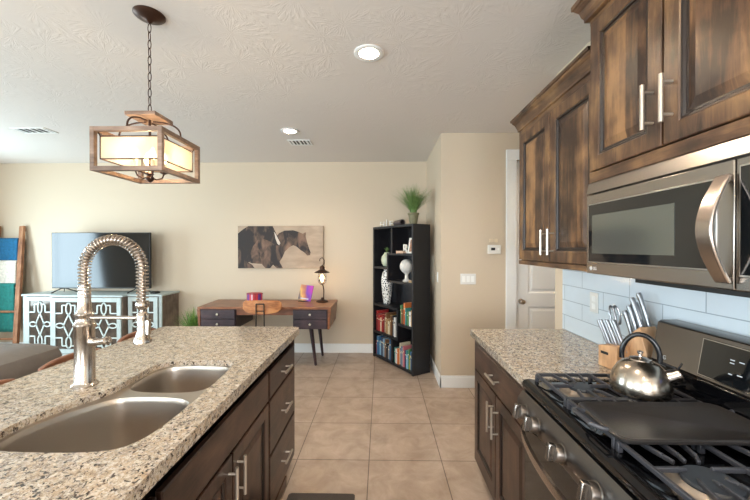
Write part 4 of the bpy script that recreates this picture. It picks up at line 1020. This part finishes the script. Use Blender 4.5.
MB().lathe([(.10, 0), (.13, .01), (.15, .25), (.155, .27), (.14, .27), (.13, .24), (0, .24)], (-2.53, 4.60, 0), 28).build('pot', mat('pot_grey', '#7d756c', .7), fp, smooth=True)
blades(MB(), (-2.53, 4.60, .24), 320, .52, .28, .014, random.Random(3), xmin=-2.88, xmax=-2.33).build('foliage', M_grass, fp)

# ------------------------------------------------------------------ bookshelf (stands at an angle in the corner)
bs = thing('bookshelf', 'tall black zigzag bookshelf standing angled in the corner', 'bookshelf', (-.111, 4.796, 0), local=True)
bs.rotation_euler = (0, 0, math.radians(-57.577))
BM = Matrix.Translation((-.111, 4.796, 0)) @ Matrix.Rotation(math.radians(-57.577), 4, 'Z')
BW, BD, BH, T = .902, .262, 1.785, .028
M_bs = mat('espresso_black', '#17161a', .42, var=.2, vscale=6)
MB().box(0, T, 0, BD, 0, BH).build('side_panel', M_bs, bs, bevel=.0015)
MB().box(BW-T, BW, 0, BD, 0, BH).build('side_panel', M_bs, bs, bevel=.0015)
MB().box(T, BW-T, 0, BD, BH-T, BH).build('top_panel', M_bs, bs, bevel=.0015)
MB().box(T, BW-T, 0, BD, .015, .015+T).box(T, BW-T, .03, .05, 0, .015).build('bottom_panel', M_bs, bs, bevel=.0015)
MB().box(T, .44, BD-.008, BD-.002, .04, BH-T).box(.44, BW-T, BD-.008, BD-.002, .04, 1.05).box(.44, BW-T, BD-.008, BD-.002, 1.43, BH-T).box(.44, .70, BD-.008, BD-.002, 1.05, 1.43).build('back_panel', M_bs, bs)
def shelf(x0, x1, z): MB().box(x0, x1, .001, BD-.008, z-T, z).build('shelf', M_bs, bs, bevel=.0015)
def upright(x, z0_, z1_): MB().box(x, x+T, .001, BD-.008, z0_, z1_).build('divider', M_bs, bs, bevel=.0015)
ZA_, ZB_, ZC_, ZD_, ZE_, ZF_ = 1.435, 1.25, 1.085, .745, .565, .37
upright(.44, ZA_, BH-T); shelf(.345, BW-T, ZA_); upright(.345, ZC_, ZA_-T); shelf(T, .345, ZB_); shelf(.345, BW-T, ZC_)
shelf(T, .575, ZD_); upright(.565, ZF_, ZD_-T); shelf(.593, BW-T, ZE_); shelf(T, .593, ZF_); upright(.44, .043, ZF_-T)
def on(x, y, z): return BM @ Vector((x, y, z))
book_cols = [('red', '#a83232'), ('dark red', '#7c2226'), ('cream', '#d8ccb0'), ('brown', '#7a563a'), ('white', '#d8d8d4'), ('tan', '#b09068'), ('black', '#26262a'), ('navy', '#2c3c5c'), ('blue', '#3c6c94'), ('teal', '#3c8480'), ('green', '#4c7c50'), ('orange', '#c8703c'), ('yellow', '#cdb04c'), ('pink', '#c06a74'), ('grey', '#8a8a8c'), ('light blue', '#86aec4')]
BC = dict(book_cols); M_page = mat('pages', '#d9d0bd', .8)
ORD = ['first', 'second', 'third', 'fourth', 'fifth', 'sixth', 'seventh', 'eighth', 'ninth', 'tenth', 'eleventh', 'twelfth', 'thirteenth', 'fourteenth', 'fifteenth', 'sixteenth', 'seventeenth']
def books(x0, x1, z, zmax, names, where, group, seed):
    rnd = random.Random(seed); n = len(names); ws = [rnd.uniform(.7, 1.3) for _ in names]; s_ = (x1-x0-.002*n)/sum(ws); x = x0
    for i, cn in enumerate(names):
        w_ = ws[i]*s_; h_ = min(zmax-z-.015, rnd.uniform(.16, .27)); dp = rnd.uniform(.14, .18); y0 = rnd.uniform(.018, .04)
        mb = MB(); mb.mi = 0
        c_ = .002
        mb.box(0, c_, 0, dp, 0, h_); mb.box(w_-c_, w_, 0, dp, 0, h_); mb.box(c_, w_-c_, 0, c_, 0, h_)
        mb.mi = 1; mb.box(c_, w_-c_, c_, dp-.003, .003, h_-.003)
        mb.mi = 2; mb.box(.003, w_-.003, -.0004, 0, h_*.70, h_*.76)
        c1 = '#d8cfa8' if cn not in ('cream', 'white', 'tan', 'yellow') else '#5a4030'
        o = mb.build('book', [mat('cover_'+cn.replace(' ', '_'), BC[cn], .5), M_page, mat('spine_band_'+c1[1:], c1, .5)])
        p_ = on(x, y0, z+.001); o.location = p_; o.rotation_euler = (0, 0, math.radians(-57.577))
        tag(o, '%s book, %s from the left on the %s of the black bookshelf' % (cn, ORD[i], where), 'book', group); x += w_+.002
books(.04, .54, ZF_, ZD_-T, ['red', 'dark red', 'red', 'cream', 'red', 'dark red', 'cream', 'brown', 'tan', 'cream', 'yellow', 'brown', 'black', 'grey', 'white', 'navy'], 'middle left shelf', 'books on the middle left shelf', 11)
books(.605, .865, ZE_, .565+.32, ['green', 'brown', 'orange', 'red', 'teal', 'green', 'cream', 'white', 'tan'], 'middle right shelf', 'books on the middle right shelf', 12)
books(.04, .43, .043, ZF_-T, ['dark red', 'blue', 'light blue', 'navy', 'light blue', 'grey', 'brown', 'black', 'grey', 'blue', 'navy'], 'bottom left shelf', 'books on the bottom left shelf', 13)
books(.475, .865, .043, ZF_-T, ['teal', 'cream', 'white', 'orange', 'cream', 'navy', 'blue', 'grey', 'pink', 'navy', 'teal', 'light blue', 'green', 'yellow', 'blue', 'black'], 'bottom right shelf', 'books on the bottom right shelf', 14)
# shelf ornaments
M_vase = mat('celadon', '#b9bfa6', .35, var=.15, vscale=20)
p_ = on(.20, .10, ZB_+.001); v = thing('vase', 'pale green round vase holding a small plant on the upper left shelf', 'vase', p_)
MB().lathe([(.035, 0), (.045, .005), (.07, .04), (.078, .09), (.07, .135), (.045, .165), (.034, .175), (.036, .19), (.028, .185)], p_, 26).build('body', M_vase, v, smooth=True)
q_ = p_+Vector((0, 0, .18)); pl = thing('small_plant', 'little green plant sprouting from the pale round vase', 'plant', q_)
blades(MB(), q_, 60, .09, .06, .014, random.Random(5)).build('foliage', M_grass2, pl)
m, N_, L_, P_ = base('lace_pattern'); tc = N_.new('ShaderNodeTexCoord'); vv = N_.new('ShaderNodeTexVoronoi'); vv.feature = 'DISTANCE_TO_EDGE'; vv.inputs['Scale'].default_value = 34; L_.new(tc.outputs['Object'], vv.inputs['Vector'])
r = N_.new('ShaderNodeValToRGB'); r.color_ramp.elements[0].position = .12; r.color_ramp.elements[0].color = lin('#e6e4de'); r.color_ramp.elements[1].position = .2; r.color_ramp.elements[1].color = lin('#2e2e30'); L_.new(vv.outputs['Distance'], r.inputs[0]); L_.new(r.outputs[0], P_.inputs['Base Color']); P_.inputs['Roughness'].default_value = .35
p_ = on(.20, .10, ZD_+.001); v = MB().lathe([(.04, 0), (.045, .005), (.055, .06), (.068, .17), (.078, .28), (.074, .36), (.058, .42), (.040, .45), (.046, .465), (.036, .46)], p_, 28).build('vase', m, smooth=True, at=p_)
tag(v, 'tall white vase with a black lace pattern on the left of the bookshelf', 'vase')
p_ = on(.63, .11, ZC_+.001); v = thing('finial_ornament', 'white beaded sphere ornament on a short pedestal in the bookshelf', 'ornament', p_)
MB().lathe([(.05, 0), (.052, .012), (.03, .022), (.022, .04), (.020, .085), (.034, .10), (.034, .106)], p_, 24).build('pedestal', mat('plaster', '#cfcbc4', .6), v, smooth=True)
MB().sphere(p_+Vector((0, 0, .185)), .085, (1, 1, 1.05), 32).build('sphere', mat('plaster_beaded', '#d3cfc8', .6, bump=1, bscale=90), v, smooth=True)
M_let = mat('letter_tan', '#c8a890', .6); M_letw = mat('letter_white', '#dedad2', .6)
def letter(ch, x, y, z, size, m_, label, group=None, lean=0, parentless=True, extra=0):
    o = textobj(ch, 'letter_ornament', m_, size, Matrix.Rotation(PI/2, 4, 'X'), None, extrude=.012)
    zmin = min(v_.co.z for v_ in o.data.vertices)
    for v_ in o.data.vertices: v_.co.z -= zmin
    o.location = on(x, y, z+.001); o.rotation_euler = (lean, 0, math.radians(-57.577+extra))
    return tag(o, label, 'letter ornament', group)
letter('R', .665, .07, ZA_, .16, M_letw, 'white letter R ornament standing on the top right shelf')
b_ = MB().box(-.07, .07, -.03, .03, 0, .028).build('ornament_base', M_let); b_.location = on(.60, .05, ZA_+.001); b_.rotation_euler = (0, 0, math.radians(-57.577)); tag(b_, 'flat tan block in front of the letter R on the top right shelf', 'ornament')
fr = thing('photo_frame', 'white picture frame leaning in the top right compartment of the bookshelf', 'picture frame', on(.765, .07, ZA_+.001), local=True); fr.rotation_euler = (math.radians(-10), 0, math.radians(-50))
MB().box(-.055, .055, 0, .012, 0, .02).box(-.055, .055, 0, .012, .17, .19).box(-.055, -.035, 0, .012, .02, .17).box(.035, .055, 0, .012, .02, .17).build('frame', M_letw, fr, bevel=.002)
MB().box(-.036, .036, .004, .010, .018, .172).build('picture', mat('photo_tan', '#96705a', .6, var=.5, vscale=20), fr)
cb_ = MB().box(-.04, .04, -.03, .03, 0, .022).build('small_book', mat('cover_tan', BC['tan'], .5)); cb_.location = on(.80, .08, ZC_+.001); cb_.rotation_euler = (0, 0, math.radians(-50)); tag(cb_, 'small tan booklet lying right of the white sphere ornament', 'book')
# on top
for i, ch_ in enumerate('HJE'):
    letter(ch_, .09+.105*i, .10, BH, .11, M_letw, 'small pale letter %s ornament on top of the bookshelf' % ch_, 'letters on top of the bookshelf', extra=30)
p0 = on(.37, .13, BH+.038); p1 = on(.60, .07, BH+.038)
o = MB().lathe([(.037, 0), (.037, (p1-p0).length), (.028, (p1-p0).length), (.026, .01), (0, .009)], p0, 24, tuple((p1-p0).normalized())).build('wooden_roll', mat('roll_dark', '#4a4040', .5), smooth=True, at=p0)
tag(o, 'dark hollow cylinder lying on top of the bookshelf', 'ornament')
p_ = on(.755, .12, BH+.001); v = thing('potted_grass', 'tall bushy grass in a small pot on top of the bookshelf', 'plant', p_)
MB().lathe([(.040, 0), (.044, .003), (.062, .115), (.070, .12), (.070, .14), (.062, .14), (.06, .12), (0, .12)], p_, 26).build('pot', mat('pot_olive', '#6f6a4e', .6, var=.2, vscale=20), v, smooth=True)
blades(MB(), p_+Vector((0, 0, .12)), 520, .40, .30, .008, random.Random(9), xmax=.628).build('foliage', M_grass2, v)

# ------------------------------------------------------------------ sofa and stools behind the island
M_sofa = mat('sofa_grey', '#7b746e', .55, bump=.25, bscale=35, var=.1, vscale=5)
sf = thing('sofa', 'grey upholstered sofa behind the island, its puffy back cushion showing', 'sofa', (-2.75, 1.3, 0))
def puff(x0, x1, y0, y1, z0_, z1_, r=.06):
    h_ = z1_-z0_
    return MB().loft([rr3(x0+.05, x1-.05, y0+.05, y1-.05, r, z0_), rr3(x0+.01, x1-.01, y0+.01, y1-.01, r, z0_+h_*.2), rr3(x0, x1, y0, y1, r, z0_+h_*.5), rr3(x0+.015, x1-.015, y0+.015, y1-.015, r, z0_+h_*.8), rr3(x0+.07, x1-.07, y0+.07, y1-.07, r, z0_+h_*.97), rr3(x0+.16, x1-.16, y0+.16, y1-.16, r, z1_)])
MB().box(-3.15, -2.24, .25, 2.30, .08, .42).build('base', M_sofa, sf, bevel=.03, bseg=3)
MB().box(-2.42, -2.24, .25, 2.30, .42, .66).build('backrest', M_sofa, sf, bevel=.03, bseg=3)
for y0, y1 in ((.28, 1.26), (1.28, 2.40)): puff(-2.80, -2.215, y0, y1, .655, .85).build('back_cushion', M_sofa, sf, smooth=True)
for y0, y1 in ((.45, 1.27), (1.29, 2.10)): puff(-3.15, -2.44, y0, y1, .42, .56).build('seat_cushion', M_sofa, sf, smooth=True)
for y0 in (.25, 2.12): MB().box(-3.15, -2.45, y0, y0+.18, .42, .62).build('armrest', M_sofa, sf, bevel=.04, bseg=3)
for lx in (-3.08, -2.32):
    for ly in (.33, 2.22): MB().cyl((lx, ly, .08), (lx, ly, 0), .025, .018).build('leg', M_mblk, sf)
M_st = wood('stool_wood', '#5e3a2a', '#84553d', '#a07255', grain='y', rough=.45, knots=False)
def stool(label):
    s_ = thing('bar_stool', label, 'stool', (0, 0, 0), 'bar stools along the far side of the island', local=True)
    MB().loft([rr3(-.20, .13, -.19, .19, .06, .63), rr3(-.205, .135, -.195, .195, .06, .65), rr3(-.19, .12, -.18, .18, .06, .665)]).build('seat', M_st, s_, smooth=True)
    rings = []
    for i in range(13):
        t = i/12; y = -.165+.33*t; x = -.215+.02*(1-(2*t-1)**2)*-1+.02; e = abs(2*t-1); zt = .968-.016*e**3
        rings.append([(x, y, .89), (x, y, zt), (x+.022, y, zt), (x+.022, y, .89)])
    MB().loft(rings).build('backrest', M_st, s_, bevel=.005)
    for sy in (-1, 1):
        MB().bar((-.195, sy*.14, .64), (-.20, sy*.145, .90), .03, .02).build('back_post', M_st, s_, bevel=.003)
        for sx in (-1, 1): MB().tube([(-.035+sx*.125, sy*.15, .63), (-.035+sx*.155, sy*.185, 0)], [.020, .014], 8).build('leg', M_st, s_, smooth=True)
        MB().cyl((-.165, sy*.168, .25), (.095, sy*.168, .25), .009, seg=8).build('stretcher', M_st, s_, smooth=True)
    return s_
s1 = stool('brown wooden bar stool, nearest of the three behind the island')
s1.location = (-1.36-.0, 1.26, 0)
for (y, lb) in ((1.70, 'brown wooden bar stool behind the faucet, middle of the three at the island'), (2.17, 'brown wooden bar stool at the far end of the island near the console')):
    c_ = copy_tree(s1, label=lb); c_.location = (-1.36, y, 0)
# floor mat at the island
mt = MB().loft([rr3(-.56, -.157, 1.1, 2.09, .02, .001), rr3(-.56, -.157, 1.1, 2.09, .02, .008), rr3(-.55, -.167, 1.11, 2.08, .02, .012)]).build('kitchen_mat', mat('mat_dark', '#4a423c', .9, bump=.5, bscale=200), at=(-.36, 1.6, 0))
tag(mt, 'dark kitchen mat on the tiles in front of the sink doors', 'mat')
